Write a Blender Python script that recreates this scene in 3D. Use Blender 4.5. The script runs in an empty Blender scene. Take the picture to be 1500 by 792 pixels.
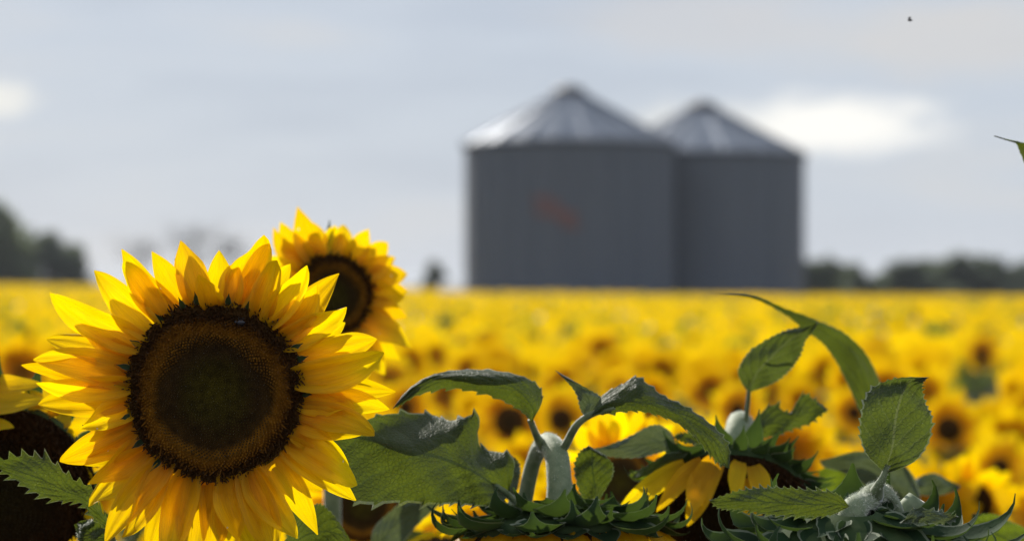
import bpy, math, random
import numpy as np
from mathutils import Vector

# ------------------------------------------------------------------ camera, sky, sun, exposure
sc = bpy.context.scene
R_ = math.radians
LENS, FPX = 85.0, 85.0 / 36.0 * 1500.0
CAM_H = 2.05
PITCH = math.atan(21 / FPX)
FOCUS = 2.27
cam_d = bpy.data.cameras.new('camera')
cam = bpy.data.objects.new('camera', cam_d)
sc.collection.objects.link(cam)
cam.location = (0, 0, CAM_H)
cam.rotation_euler = (math.pi / 2 + PITCH, 0, 0)
cam_d.lens = LENS
cam_d.sensor_width = 36
cam_d.clip_start = 0.05
cam_d.clip_end = 6000
cam_d.dof.use_dof = True
cam_d.dof.focus_distance = FOCUS
cam_d.dof.aperture_fstop = 4.5
sc.camera = cam

SUN = Vector((-0.37, 0.77, 0.53)).normalized()
SUN_EL, SUN_AZ = math.asin(SUN.z), math.atan2(SUN.x, SUN.y)
world = bpy.data.worlds.new('World')
sc.world = world
world.use_nodes = True


def nd(nt, t, **kw):
    n = nt.nodes.new(t)
    for k, v in kw.items():
        setattr(n, k, v)
    return n


def build_sky():
    nt = world.node_tree
    L = nt.links.new
    bg = nt.nodes['Background']
    sky = nd(nt, 'ShaderNodeTexSky', sky_type='NISHITA', sun_disc=False)
    sky.sun_elevation, sky.sun_rotation = SUN_EL, SUN_AZ
    sky.air_density, sky.dust_density = 1.0, 0.6
    tc = nd(nt, 'ShaderNodeTexCoord')
    mp = nd(nt, 'ShaderNodeMapping')
    mp.inputs['Scale'].default_value = (5, 5, 26)
    mp.inputs['Location'].default_value = (3.1, 0.4, 1.7)
    L(tc.outputs['Generated'], mp.inputs['Vector'])
    n1 = nd(nt, 'ShaderNodeTexNoise')
    n1.inputs['Scale'].default_value = 1.6
    n1.inputs['Detail'].default_value = 6
    n1.inputs['Roughness'].default_value = 0.48
    L(mp.outputs[0], n1.inputs['Vector'])
    r1 = nd(nt, 'ShaderNodeValToRGB')                      # cloud tones, thin veil to brighter wisps
    e = r1.color_ramp.elements
    e[0].position, e[0].color = 0.32, (4.1, 4.55, 5.35, 1)
    e[1].position, e[1].color = 0.72, (4.95, 5.12, 5.5, 1)
    el = r1.color_ramp.elements.new(0.5)
    el.color = (4.5, 4.95, 5.7, 1)
    L(n1.outputs['Fac'], r1.inputs['Fac'])
    mix = nd(nt, 'ShaderNodeMix', data_type='RGBA')
    mix.inputs['Factor'].default_value = 0.93
    L(sky.outputs[0], mix.inputs['A'])
    L(r1.outputs[0], mix.inputs['B'])
    last = mix.outputs['Result']

    def cloud(px, py, wpx, hpx, col, strength, last):      # one bright sunlit cloud bank
        az, elv = math.atan((px - 750) / FPX), math.atan((417 - py) / FPX)
        c = (math.cos(elv) * math.sin(az), math.cos(elv) * math.cos(az), math.sin(elv))
        sub = nd(nt, 'ShaderNodeVectorMath', operation='SUBTRACT')
        sub.inputs[1].default_value = c
        L(tc.outputs['Generated'], sub.inputs[0])
        mul = nd(nt, 'ShaderNodeVectorMath', operation='MULTIPLY')
        mul.inputs[1].default_value = (FPX / wpx, FPX / wpx, FPX / hpx)
        L(sub.outputs[0], mul.inputs[0])
        nz = nd(nt, 'ShaderNodeTexNoise')
        nz.inputs['Scale'].default_value = 2.3
        nz.inputs['Detail'].default_value = 5
        L(mul.outputs[0], nz.inputs['Vector'])
        a = nd(nt, 'ShaderNodeVectorMath', operation='MULTIPLY_ADD')
        a.inputs[1].default_value = (0.9, 0.9, 0.9)
        L(nz.outputs['Color'], a.inputs[0])
        L(mul.outputs[0], a.inputs[2])
        b = nd(nt, 'ShaderNodeVectorMath', operation='SUBTRACT')
        b.inputs[1].default_value = (0.45, 0.45, 0.45)
        L(a.outputs[0], b.inputs[0])
        ln = nd(nt, 'ShaderNodeVectorMath', operation='LENGTH')
        L(b.outputs[0], ln.inputs[0])
        mr = nd(nt, 'ShaderNodeMapRange', interpolation_type='SMOOTHSTEP')
        mr.inputs['From Min'].default_value = 1.15
        mr.inputs['From Max'].default_value = 0.35
        mr.inputs['To Max'].default_value = strength
        L(ln.outputs['Value'], mr.inputs['Value'])
        m = nd(nt, 'ShaderNodeMix', data_type='RGBA')
        L(mr.outputs[0], m.inputs['Factor'])
        L(last, m.inputs['A'])
        m.inputs['B'].default_value = col
        return m.outputs['Result']
    warm = (7.6, 7.5, 7.0, 1)
    last = cloud(1215, 186, 190, 52, (8.4, 8.3, 7.9, 1), 1.0, last)
    last = cloud(1010, 178, 110, 34, warm, 0.55, last)
    last = cloud(-10, 152, 75, 34, warm, 0.8, last)
    last = cloud(1420, 60, 260, 70, (5.6, 5.5, 5.4, 1), 0.7, last)
    last = cloud(1010, 30, 220, 60, (5.3, 5.25, 5.3, 1), 0.55, last)
    L(last, bg.inputs['Color'])
    bg.inputs['Strength'].default_value = 0.1


build_sky()
sun_d = bpy.data.lights.new('sun', 'SUN')
sun_d.energy = 5.0
sun_d.angle = R_(0.6)
sun_d.color = (1.0, 0.94, 0.84)
sun_o = bpy.data.objects.new('sun', sun_d)
sc.collection.objects.link(sun_o)
sun_o.location = SUN * 50
sun_o.rotation_euler = (-SUN).to_track_quat('-Z', 'Y').to_euler()
sc.view_settings.view_transform = 'Standard'
sc.view_settings.look = 'None'
sc.view_settings.gamma = 1
sc.view_settings.exposure = 0.3
sc.render.engine = 'CYCLES'
sc.cycles.use_denoising = True
sc.cycles.max_bounces = 8
sc.cycles.transmission_bounces = 6

rng = np.random.default_rng(7)
CP, SP = math.cos(PITCH), math.sin(PITCH)


def P(px, py, d):
    """the point at depth d (metres) seen at photo pixel (px, py)"""
    x = (px - 750) / FPX * d
    u = (396 - py) / FPX * d
    return np.array([x, d * CP - u * SP, CAM_H + d * SP + u * CP])


def ground_z(x, y):
    return -0.010 * x * min(1.0, y / 100.0)


def unit(v):
    v = np.asarray(v, float)
    return v / (np.linalg.norm(v) + 1e-12)


def catmull(pts, n):
    pts = np.asarray(pts, float)
    m = len(pts)
    if m == 2:
        return pts[0] + (pts[1] - pts[0]) * np.linspace(0, 1, n)[:, None]
    ext = np.vstack([2 * pts[0] - pts[1], pts, 2 * pts[-1] - pts[-2]])
    out = []
    for t in np.linspace(0, m - 1, n):
        i = min(int(t), m - 2)
        f = t - i
        a, b, c, d = ext[i], ext[i + 1], ext[i + 2], ext[i + 3]
        out.append(0.5 * ((2 * b) + (c - a) * f + (2 * a - 5 * b + 4 * c - d) * f * f + (3 * b - a - 3 * c + d) * f ** 3))
    return np.array(out)


# ------------------------------------------------------------------ materials
class Mat:
    def __init__(self, name):
        self.m = bpy.data.materials.new(name)
        self.m.use_nodes = True
        self.nt = self.m.node_tree
        self.b = self.nt.nodes['Principled BSDF']
        self.out = self.nt.nodes['Material Output']

    def n(self, t, **kw):
        return nd(self.nt, t, **kw)

    def l(self, a, b):
        self.nt.links.new(a, b)

    def noise(self, scale, detail=3, vec=None, rough=0.5):
        n = self.n('ShaderNodeTexNoise')
        n.inputs['Scale'].default_value = scale
        n.inputs['Detail'].default_value = detail
        n.inputs['Roughness'].default_value = rough
        if vec is not None:
            self.l(vec, n.inputs['Vector'])
        return n

    def ramp(self, fac, stops):
        r = self.n('ShaderNodeValToRGB')
        e = r.color_ramp.elements
        while len(e) < len(stops):
            e.new(0.5)
        for i, (p, c) in enumerate(stops):
            e[i].position = p
            e[i].color = (*c, 1)
        self.l(fac, r.inputs['Fac'])
        return r.outputs['Color']

    def mixc(self, fac, a, b, mode='MIX'):
        m = self.n('ShaderNodeMix', data_type='RGBA', blend_type=mode)
        for k, v in (('Factor', fac), ('A', a), ('B', b)):
            s = m.inputs[k]
            if isinstance(v, (int, float)):
                s.default_value = v
            elif isinstance(v, tuple):
                s.default_value = (*v, 1)
            else:
                self.l(v, s)
        return m.outputs['Result']

    def math(self, op, a, b=0.0, c=0.0):
        m = self.n('ShaderNodeMath', operation=op)
        for i, v in enumerate((a, b, c)):
            if isinstance(v, (int, float)):
                m.inputs[i].default_value = v
            else:
                self.l(v, m.inputs[i])
        return m.outputs[0]

    def bump(self, h, strength, dist):
        b = self.n('ShaderNodeBump')
        b.inputs['Strength'].default_value = strength
        b.inputs['Distance'].default_value = dist
        self.l(h, b.inputs['Height'])
        self.l(b.outputs[0], self.b.inputs['Normal'])
        return b.outputs[0]

    def translucent(self, color, fac, normal=None):
        t = self.n('ShaderNodeBsdfTranslucent')
        if isinstance(color, tuple):
            t.inputs['Color'].default_value = (*color, 1)
        else:
            self.l(color, t.inputs['Color'])
        if normal is not None:
            self.l(normal, t.inputs['Normal'])
        mx = self.n('ShaderNodeMixShader')
        if isinstance(fac, (int, float)):
            mx.inputs[0].default_value = fac
        else:
            self.l(fac, mx.inputs[0])
        self.l(self.b.outputs[0], mx.inputs[1])
        self.l(t.outputs[0], mx.inputs[2])
        self.l(mx.outputs[0], self.out.inputs['Surface'])

    def p(self, **kw):
        names = dict(base='Base Color', rough='Roughness', metal='Metallic', spec='Specular IOR Level',
                     sheen='Sheen Weight', sheenr='Sheen Roughness')
        for k, v in kw.items():
            s = self.b.inputs[names[k]]
            if isinstance(v, tuple):
                s.default_value = (*v, 1)
            elif isinstance(v, (int, float)):
                s.default_value = v
            else:
                self.l(v, s)
        return self

    def uv(self):
        t = self.n('ShaderNodeUVMap')
        s = self.n('ShaderNodeSeparateXYZ')
        self.l(t.outputs[0], s.inputs[0])
        return s.outputs[0], s.outputs[1], t.outputs[0]


def petal_material(name, detail=True, tint=(1, 1, 1)):
    M = Mat(name)
    oi = M.n('ShaderNodeObjectInfo')
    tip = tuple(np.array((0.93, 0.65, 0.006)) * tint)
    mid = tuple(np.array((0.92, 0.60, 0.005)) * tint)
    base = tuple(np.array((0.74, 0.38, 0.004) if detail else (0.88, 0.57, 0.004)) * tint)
    u, v, uv = M.uv()
    col = M.ramp(u, [(0.0, base), (0.28, mid), (0.75, tip)])
    hs = M.n('ShaderNodeHueSaturation')
    M.l(M.math('MULTIPLY_ADD', oi.outputs['Random'], 0.022, 0.489), hs.inputs['Hue'])
    M.l(M.math('MULTIPLY_ADD', oi.outputs['Random'], 0.22, 0.87), hs.inputs['Value'])
    M.l(col, hs.inputs['Color'])
    col = hs.outputs[0]
    nrm = None
    if detail:
        mp = M.n('ShaderNodeMapping')
        mp.inputs['Scale'].default_value = (1.2, 9, 1)
        M.l(uv, mp.inputs['Vector'])
        cb = M.n('ShaderNodeCombineXYZ')
        M.l(oi.outputs['Random'], cb.inputs[2])
        ad = M.n('ShaderNodeVectorMath', operation='MULTIPLY_ADD')
        ad.inputs[1].default_value = (1, 1, 1)
        M.l(mp.outputs[0], ad.inputs[0])
        sc2 = M.n('ShaderNodeVectorMath', operation='SCALE')
        sc2.inputs['Scale'].default_value = 37
        M.l(cb.outputs[0], sc2.inputs[0])
        M.l(sc2.outputs[0], ad.inputs[2])
        fib = M.noise(3.2, 4, ad.outputs[0])
        col = M.mixc(0.5, col, M.ramp(fib.outputs['Fac'], [(0.3, (0.66, 0.56, 0.4)), (0.62, (1, 1, 1))]), 'MULTIPLY')
        geo = M.n('ShaderNodeNewGeometry')
        vo = M.n('ShaderNodeTexVoronoi')
        vo.inputs['Scale'].default_value = 62
        M.l(geo.outputs['Position'], vo.inputs['Vector'])
        blot = M.noise(38, 3, geo.outputs['Position'])
        spot = M.math('LESS_THAN', vo.outputs['Distance'], 0.075)
        sp2 = M.math('MULTIPLY', spot, M.math('GREATER_THAN', blot.outputs['Fac'], 0.55))
        col = M.mixc(sp2, col, (0.75, 0.7, 0.55))
        crk = M.noise(150, 4, geo.outputs['Position'])
        nrm = M.bump(M.math('MULTIPLY_ADD', crk.outputs['Fac'], 0.35, fib.outputs['Fac']), 0.6, 0.0016)
    M.p(base=col, rough=0.5, spec=0.35)
    hs2 = M.n('ShaderNodeHueSaturation')
    hs2.inputs['Saturation'].default_value = 1.06
    hs2.inputs['Value'].default_value = 1.08
    M.l(col, hs2.inputs['Color'])
    M.translucent(hs2.outputs[0], 0.62, nrm)
    return M.m


def leaf_material(name, top=(0.045, 0.07, 0.028), trans=(0.112, 0.145, 0.010), fac=0.4, veins=True, rough=0.6, sheen=0.2, spec=0.2, edgew=0.0, pale=False):
    M = Mat(name)
    u, v, uv = M.uv()
    geo = M.n('ShaderNodeNewGeometry')
    blot = M.noise(26, 4, geo.outputs['Position'])
    fine = M.noise(240, 3, geo.outputs['Position'])
    col = M.ramp(blot.outputs['Fac'], [(0.3, tuple(np.array(top) * 0.72)), (0.7, tuple(np.array(top) * 1.3))])
    nrm = None
    tcol = M.mixc(0.5, trans, M.ramp(blot.outputs['Fac'], [(0.3, tuple(np.array(trans) * 0.6)), (0.7, tuple(np.array(trans) * 1.35))]))
    if veins:
        av = M.math('ABSOLUTE', v)
        ph = M.math('ADD', M.math('MULTIPLY', blot.outputs['Fac'], 0.9), M.math('MULTIPLY_ADD', av, -2.4, M.math('MULTIPLY', u, 7.5)))
        fr = M.math('ABSOLUTE', M.math('SUBTRACT', M.math('FRACT', ph), 0.5))
        lat = M.math('LESS_THAN', fr, 0.035)
        midr = M.math('LESS_THAN', av, 0.035)
        vein = M.math('MAXIMUM', lat, midr)
        col = M.mixc(M.math('MULTIPLY', vein, 0.4), col, (0.15, 0.18, 0.08))
        tcol = M.mixc(M.math('MULTIPLY', vein, 0.45), tcol, (0.05, 0.085, 0.012))
        ret = M.n('ShaderNodeTexVoronoi', feature='DISTANCE_TO_EDGE')
        ret.inputs['Scale'].default_value = 230
        M.l(geo.outputs['Position'], ret.inputs['Vector'])
        net = M.math('MINIMUM', ret.outputs['Distance'], 0.16)
        col = M.mixc(M.math('MULTIPLY_ADD', net, -2.2, 0.35), col, (0.13, 0.16, 0.07))
        tcol = M.mixc(M.math('MULTIPLY_ADD', net, -2.6, 0.42), tcol, (0.05, 0.085, 0.012))
        tcol = M.mixc(M.math('MULTIPLY', midr, 0.7), tcol, (0.17, 0.2, 0.07) if pale else (0.02, 0.035, 0.006))
        if pale:
            tcol = M.mixc(M.math('MULTIPLY', lat, 0.4), tcol, (0.17, 0.2, 0.06))
        wob = M.math('MULTIPLY_ADD', M.math('MINIMUM', fr, 0.3), 2.0, M.math('MULTIPLY_ADD', net, 2.0, M.math('MULTIPLY', fine.outputs['Fac'], 0.5)))
        nrm = M.bump(wob, 0.85, 0.002)
        # white specks of pollen; margin paled for hairs, with rim light painted in
        vo = M.n('ShaderNodeTexVoronoi')
        vo.inputs['Scale'].default_value = 190
        M.l(geo.outputs['Position'], vo.inputs['Vector'])
        sp = M.math('MULTIPLY', M.math('LESS_THAN', vo.outputs['Distance'], 0.13), M.math('GREATER_THAN', blot.outputs['Fac'], 0.53))
        col = M.mixc(M.math('MULTIPLY', sp, 0.55), col, (0.42, 0.44, 0.3))
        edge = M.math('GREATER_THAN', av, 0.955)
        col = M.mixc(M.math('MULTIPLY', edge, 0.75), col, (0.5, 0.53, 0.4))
    else:
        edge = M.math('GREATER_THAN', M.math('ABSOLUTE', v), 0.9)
        col = M.mixc(M.math('MULTIPLY', edge, edgew), col, (0.42, 0.45, 0.33))  # bract margin paled: hairs plus rim light put into the colour
        nrm = M.bump(fine.outputs['Fac'], 0.3, 0.001)
    M.p(base=col, rough=rough, spec=spec, sheen=sheen, sheenr=0.4)
    M.translucent(tcol, fac, nrm)
    return M.m


def simple(name, a, b, scale, rough=0.6, bump=0.0, dist=0.002, **kw):
    M = Mat(name)
    tc = M.n('ShaderNodeTexCoord')
    n = M.noise(scale, 5, tc.outputs['Object'])
    M.p(base=M.ramp(n.outputs['Fac'], [(0.3, a), (0.7, b)]), rough=rough, **kw)
    if bump:
        M.bump(n.outputs['Fac'], bump, dist)
    return M.m


def disc_material(name, stops, noise=140):
    M = Mat(name)
    at = M.n('ShaderNodeAttribute', attribute_name='rad')
    geo = M.n('ShaderNodeNewGeometry')
    n = M.noise(noise, 3, geo.outputs['Position'])
    big = M.noise(26, 3, geo.outputs['Position'])
    f = M.math('ADD', at.outputs['Fac'], M.math('MULTIPLY_ADD', big.outputs['Fac'], 0.16, -0.08))
    col = M.ramp(f, stops)
    col = M.mixc(0.7, col, M.ramp(n.outputs['Fac'], [(0.3, (0.45, 0.4, 0.4)), (0.7, (1.3, 1.25, 1.1))]), 'MULTIPLY')
    M.p(base=col, rough=0.7, spec=0.1)
    return M.m


MT = {}
MT['petal'] = petal_material('petal')
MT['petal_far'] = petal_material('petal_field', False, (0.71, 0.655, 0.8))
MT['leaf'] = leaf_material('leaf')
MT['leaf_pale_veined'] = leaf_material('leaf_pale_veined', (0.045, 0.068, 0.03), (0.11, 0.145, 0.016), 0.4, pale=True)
MT['leaf_bright'] = leaf_material('leaf_bright_green', (0.055, 0.085, 0.028), (0.16, 0.22, 0.008), 0.45)  # brighter, more translucent green than the plain leaf
MT['leaf_grey'] = leaf_material('leaf_underside_sheen', (0.105, 0.14, 0.10), (0.12, 0.15, 0.05), 0.3)  # grey for pale undersides, and sky sheen painted onto upper faces
MT['leaf_far'] = leaf_material('leaf_field', (0.075, 0.11, 0.035), (0.2, 0.28, 0.03), 0.4, False)
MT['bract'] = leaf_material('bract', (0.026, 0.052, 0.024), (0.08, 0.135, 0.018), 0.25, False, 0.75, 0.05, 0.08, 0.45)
MT['stem'] = simple('stem', (0.10, 0.135, 0.06), (0.21, 0.25, 0.13), 90, 0.6, 0.5, 0.0012, sheen=0.8, sheenr=0.35)
MT['stem_pale'] = simple('stem_pale', (0.14, 0.185, 0.095), (0.23, 0.27, 0.155), 130, 0.7, 0.5, 0.001, sheen=0.5, sheenr=0.35)
MT['hair'] = simple('plant_hair', (0.6, 0.62, 0.5), (0.7, 0.7, 0.6), 20, 0.5)
MT['receptacle'] = simple('receptacle', (0.03, 0.055, 0.022), (0.06, 0.085, 0.035), 60, 0.8, 0.5, 0.002, spec=0.05)
MT['disc'] = disc_material('disc_florets', [(0.0, (0.070, 0.058, 0.005)), (0.30, (0.048, 0.036, 0.005)), (0.46, (0.04, 0.022, 0.006)),
                                            (0.62, (0.06, 0.032, 0.007)), (0.70, (0.26, 0.115, 0.009)), (0.79, (0.20, 0.085, 0.008)),
                                            (0.86, (0.05, 0.022, 0.007)), (1.0, (0.085, 0.045, 0.012))])
MT['disc_far'] = disc_material('disc_field', [(0.0, (0.05, 0.032, 0.008)), (0.5, (0.045, 0.022, 0.006)), (0.75, (0.10, 0.045, 0.006)), (1.0, (0.05, 0.024, 0.006))], 60)
MT['disc_dark'] = disc_material('disc_shaded', [(0.0, (0.03, 0.024, 0.006)), (0.6, (0.026, 0.015, 0.005)), (0.8, (0.05, 0.022, 0.005)), (1.0, (0.03, 0.014, 0.005))])  # disc colour darkened to paint the shade on turned-down faces
MT['soil'] = simple('soil', (0.05, 0.035, 0.02), (0.11, 0.08, 0.05), 1.3, 0.95, 0.6, 0.04)
MT['grass'] = simple('grass_ground', (0.05, 0.06, 0.02), (0.1, 0.1, 0.035), 0.3, 0.95)
MT['tree_leaf'] = leaf_material('tree_leaf', (0.10, 0.12, 0.075), (0.2, 0.24, 0.11), 0.5, False, 0.55)  # foliage lightened and greyed, distance haze put into the colour
MT['tree_leaf_dark'] = leaf_material('tree_leaf_dark', (0.08, 0.1, 0.075), (0.13, 0.16, 0.095), 0.5, False, 0.6)  # darker foliage, with the same haze painted in
MT['bark'] = simple('bark', (0.05, 0.04, 0.03), (0.12, 0.1, 0.08), 12, 0.9, 0.6, 0.02)
MT['beetle'] = simple('beetle_shell', (0.012, 0.012, 0.016), (0.02, 0.02, 0.03), 40, 0.18)
MT['wing'] = simple('insect_wing', (0.2, 0.2, 0.2), (0.3, 0.3, 0.3), 40, 0.3)


# ------------------------------------------------------------------ object helpers
def link(o):
    sc.collection.objects.link(o)
    return o


def tag(o, label=None, cat=None, group=None, kind=None):
    for k, v in (('label', label), ('category', cat), ('group', group), ('kind', kind)):
        if v:
            o[k] = v
    return o


def thing(name, loc, label, cat, group=None):
    o = link(bpy.data.objects.new(name, None))
    o.location = tuple(float(c) for c in loc)
    o.empty_display_size = 0.1
    return tag(o, label, cat, group)


def mesh_data(name, v, f, mat, uv=None, rad=None, smooth=True):
    me = bpy.data.meshes.new(name)
    me.from_pydata(np.asarray(v, float).tolist(), [], [list(map(int, q)) for q in f])
    if uv is not None:
        ul = me.uv_layers.new(name='UVMap')
        idx = np.empty(len(me.loops), dtype=np.int32)
        me.loops.foreach_get('vertex_index', idx)
        ul.data.foreach_set('uv', np.asarray(uv, np.float32)[idx].ravel())
    if rad is not None:
        a = me.attributes.new('rad', 'FLOAT', 'POINT')
        a.data.foreach_set('value', np.asarray(rad, np.float32))
    me.materials.append(mat)
    if smooth:
        me.polygons.foreach_set('use_smooth', [True] * len(me.polygons))
    me.update()
    return me


def part(name, v, f, mat, parent, uv=None, rad=None, smooth=True, world=True, kind=None):
    v = np.asarray(v, float)
    if world and parent is not None:
        r = parent
        while r.parent is not None:
            r = r.parent
        v = v - np.array(r.location)
    o = link(bpy.data.objects.new(name, mesh_data(name, v, f, mat, uv, rad, smooth)))
    if parent is not None:
        o.parent = parent
    if kind:
        o['kind'] = kind
    return o


def grid_faces(nu, nv, off=0, closed=False):
    f = []
    for i in range(nu - 1):
        for j in range(nv if closed else nv - 1):
            a, b = i * nv + j, i * nv + (j + 1) % nv
            f.append((off + a, off + b, off + b + nv, off + a + nv))
    return f


def tube(pts, radii, n=24, seg=12, cap=True, ribs=0.0):
    c = catmull(pts, n)
    r = np.interp(np.linspace(0, 1, n), np.linspace(0, 1, len(radii)), radii)
    t = np.gradient(c, axis=0)
    t /= np.linalg.norm(t, axis=1)[:, None] + 1e-12
    ref = np.array([0, 0, 1.0]) if abs(t[0][2]) < 0.8 else np.array([1.0, 0, 0])
    e1 = unit(np.cross(t[0], ref))
    v = []
    for i in range(n):
        e1 = unit(e1 - t[i] * np.dot(e1, t[i]))
        e2 = np.cross(t[i], e1)
        for k in range(seg):
            a = 2 * math.pi * k / seg
            rr = r[i] * (1 + (ribs if k % 2 else 0))
            v.append(c[i] + rr * (math.cos(a) * e1 + math.sin(a) * e2))
    f = grid_faces(n, seg, 0, True)
    if cap:
        f.append(tuple(range(seg))[::-1])
        f.append(tuple((n - 1) * seg + k for k in range(seg)))
    return np.array(v), f


def petal_mesh(base, d, nrm, length, width, curl=0.3, fold=0.25, twist=0.0, side=0.0, wave=0.1, nu=13, nv=7, sharp=0.78, seed=0, tipcurl=0.0, groove=0.11):
    """a ray petal: narrow claw, widest near the middle, pointed tip; grooved, folded and curled"""
    r = np.random.default_rng(seed)
    d, nrm = unit(d), np.asarray(nrm, float)
    nrm = unit(nrm - d * np.dot(nrm, d))
    s = np.cross(d, nrm)
    us = np.linspace(0, 1, nu)
    prof = (us + 0.13) ** 0.6 * np.clip(1 - us, 0, 1) ** sharp
    prof = prof / prof.max()
    prof[-1] = 0.035
    ph = r.uniform(0, 6.28, 4)
    v, uv = [], []
    pos = np.array(base, float)
    step = length / (nu - 1)
    for i, u in enumerate(us):
        th = curl * (u - 0.25) + tipcurl * max(0, u - 0.6) * 2.5 + 0.06 * math.sin(5 * u + ph[3])
        dd = d * math.cos(th) + nrm * math.sin(th)
        nn = nrm * math.cos(th) - d * math.sin(th)
        dd = unit(dd + s * side * (u - 0.35) * 2)
        if i:
            pos = pos + dd * step
        tw = twist * (u - 0.2)
        ss = s * math.cos(tw) + nn * math.sin(tw)
        n2 = nn * math.cos(tw) - s * math.sin(tw)
        w = width * 0.5 * prof[i]
        for k in range(nv):
            x = -1 + 2 * k / (nv - 1)
            asym = 1 + 0.13 * math.sin(3.3 * u + ph[2]) * (1 if x > 0 else -1)
            h = fold * abs(x) * w + groove * w * math.cos(x * math.pi * 2.4) + wave * w * math.sin(7 * u + ph[0 if x > 0 else 1]) * x * x + 0.05 * w * math.sin(15 * u + ph[2] + 2.2 * x) * (0.3 + abs(x))
            v.append(pos + ss * x * w * asym + n2 * h)
            uv.append((u, x))
    return np.array(v), grid_faces(nu, nv), uv


def bract_mesh(base, d, nrm, length, width, curl, nu=10, nv=5, tail=0.5, seed=0, cup=0.35, side=0.0):
    """ovate bract drawn out into a curling tail"""
    d, nrm = unit(d), np.asarray(nrm, float)
    nrm = unit(nrm - d * np.dot(nrm, d))
    s = np.cross(d, nrm)
    us = np.linspace(0, 1, nu)
    prof = np.where(us < tail, 0.75 + 0.25 * np.sin(np.pi * np.clip(us / tail, 0, 1) ** 0.8),
                    0.75 * (1 - (us - tail) / (1 - tail)) ** 1.7 + 0.05)
    r = np.random.default_rng(seed)
    v, uv = [], []
    pos = np.array(base, float)
    step = length / (nu - 1)
    for i, u in enumerate(us):
        th = curl * u ** 1.5
        dd = unit(d * math.cos(th) + nrm * math.sin(th) + s * side * u)
        nn = nrm * math.cos(th) - d * math.sin(th)
        if i:
            pos = pos + dd * step
        w = width * 0.5 * prof[i]
        for k in range(nv):
            x = -1 + 2 * k / (nv - 1)
            v.append(pos + s * x * w * (1 + 0.06 * r.uniform(-1, 1)) + nn * (cup * x * x * w))
            uv.append((u, x))
    return np.array(v), grid_faces(nu, nv), uv


def leaf(parent, secs, d, dt=None, mat='leaf', nu=44, nv=11, serr=3.0, bulge=0.0, wavy=0.004, fold=0.0, seed=1, name='leaf', label=None, teeth=2):
    """leaf blade lofted through cross-sections (edge, midrib, edge); the sections are photo pixels carried to depth d at the
    base and dt at the tip, the third number of a point (mm) moves it toward (-) or away from (+) the camera"""
    r = np.random.default_rng(seed)
    dt = d if dt is None else dt
    n = len(secs)
    rows = []
    for i, s in enumerate(secs):
        dep = d + (dt - d) * i / (n - 1)
        if len(s) == 1:
            s = (s[0], s[0], s[0])
        pts = []
        for j, q in enumerate(s):
            z = q[2] / 1000 if len(q) > 2 else (fold if j != 1 else 0)
            pts.append(P(q[0], q[1], dep + z))
        rows.append(pts)
    rows = np.array(rows)
    L, Mi, Rr = (catmull(rows[:, k], nu) for k in range(3))
    v, uv = [], []
    px = d / FPX
    camd = np.array([0, 1.0, 0])
    ph = r.uniform(0, 6.28, 6)
    for i in range(nu):
        u = i / (nu - 1)
        amp = serr * px * math.sin(math.pi * min(1, u * 1.02 + 0.02)) ** 0.5
        for k in range(nv):
            x = -1 + 2 * k / (nv - 1)
            E = L[i] if x < 0 else Rr[i]
            a = abs(x)
            p = Mi[i] + (E - Mi[i]) * a
            p = p + camd * (bulge * math.sin(math.pi * a) + wavy * a * math.sin(9 * u + ph[0 if x < 0 else 1]) + 0.8 * wavy * math.sin(17 * u + ph[2] + 3 * a) + 0.0011 * math.sin(2 * math.pi * (7.5 * u - 2.4 * a) + ph[3]) * math.sin(math.pi * a))
            if a > 0.99:
                out = unit(E - Mi[i])
                back = unit(Mi[min(i + 1, nu - 1)] - Mi[max(i - 1, 0)])
                j = i % teeth
                tooth = (1.0 if j == 0 else -0.15) * (0.45 + 0.9 * r.random())
                p = p + (out * 0.8 + back * 0.7) * amp * tooth
            v.append(p)
            uv.append((u, x))
    o = part(name, v, grid_faces(nu, nv), MT[mat], parent, uv)
    if label:
        o['label'] = label
    return o


def hairs(parent, tube_v, faces, count, length, seed=3):
    """short plant hairs standing on a stem surface, joined as one part"""
    r = np.random.default_rng(seed)
    tv = np.asarray(tube_v)
    quads = [q for q in faces if len(q) == 4]
    V, F = [], []
    for i in range(count):
        q = quads[r.integers(len(quads))]
        a, b, c, dd = (tv[k] for k in q)
        s, t = r.random(2)
        p = (a * (1 - s) + b * s) * (1 - t) + (dd * (1 - s) + c * s) * t
        nrm = unit(np.cross(b - a, dd - a))
        cen = (tv.mean(axis=0))
        ln = length * r.uniform(0.5, 1.3)
        d = unit(nrm + r.normal(0, 0.35, 3))
        sd = unit(np.cross(d, r.normal(0, 1, 3))) * 0.00022
        k = len(V)
        V += [p - sd, p + sd, p + d * ln]
        F.append((k, k + 1, k + 2))
    return part('fuzz', V, F, MT['hair'], parent, kind='stuff', smooth=False)


# ------------------------------------------------------------------ the setting
def build_ground():
    xs = np.concatenate([[-3000, -900, -300], np.linspace(-120, 120, 25), [300, 900, 3000]])
    ys = np.concatenate([[-300, -60], np.linspace(-10, 200, 22), [300, 600, 1500, 4000]])
    v = [(x, y, ground_z(x, max(y, 0)) if abs(x) <= 120 and y <= 200 else (ground_z(math.copysign(120, x) if abs(x) > 120 else x, max(0, min(y, 200))))) for y in ys for x in xs]
    o = part('ground', v, grid_faces(len(ys), len(xs)), MT['soil'], None)
    o['kind'] = 'structure'


build_ground()


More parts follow.
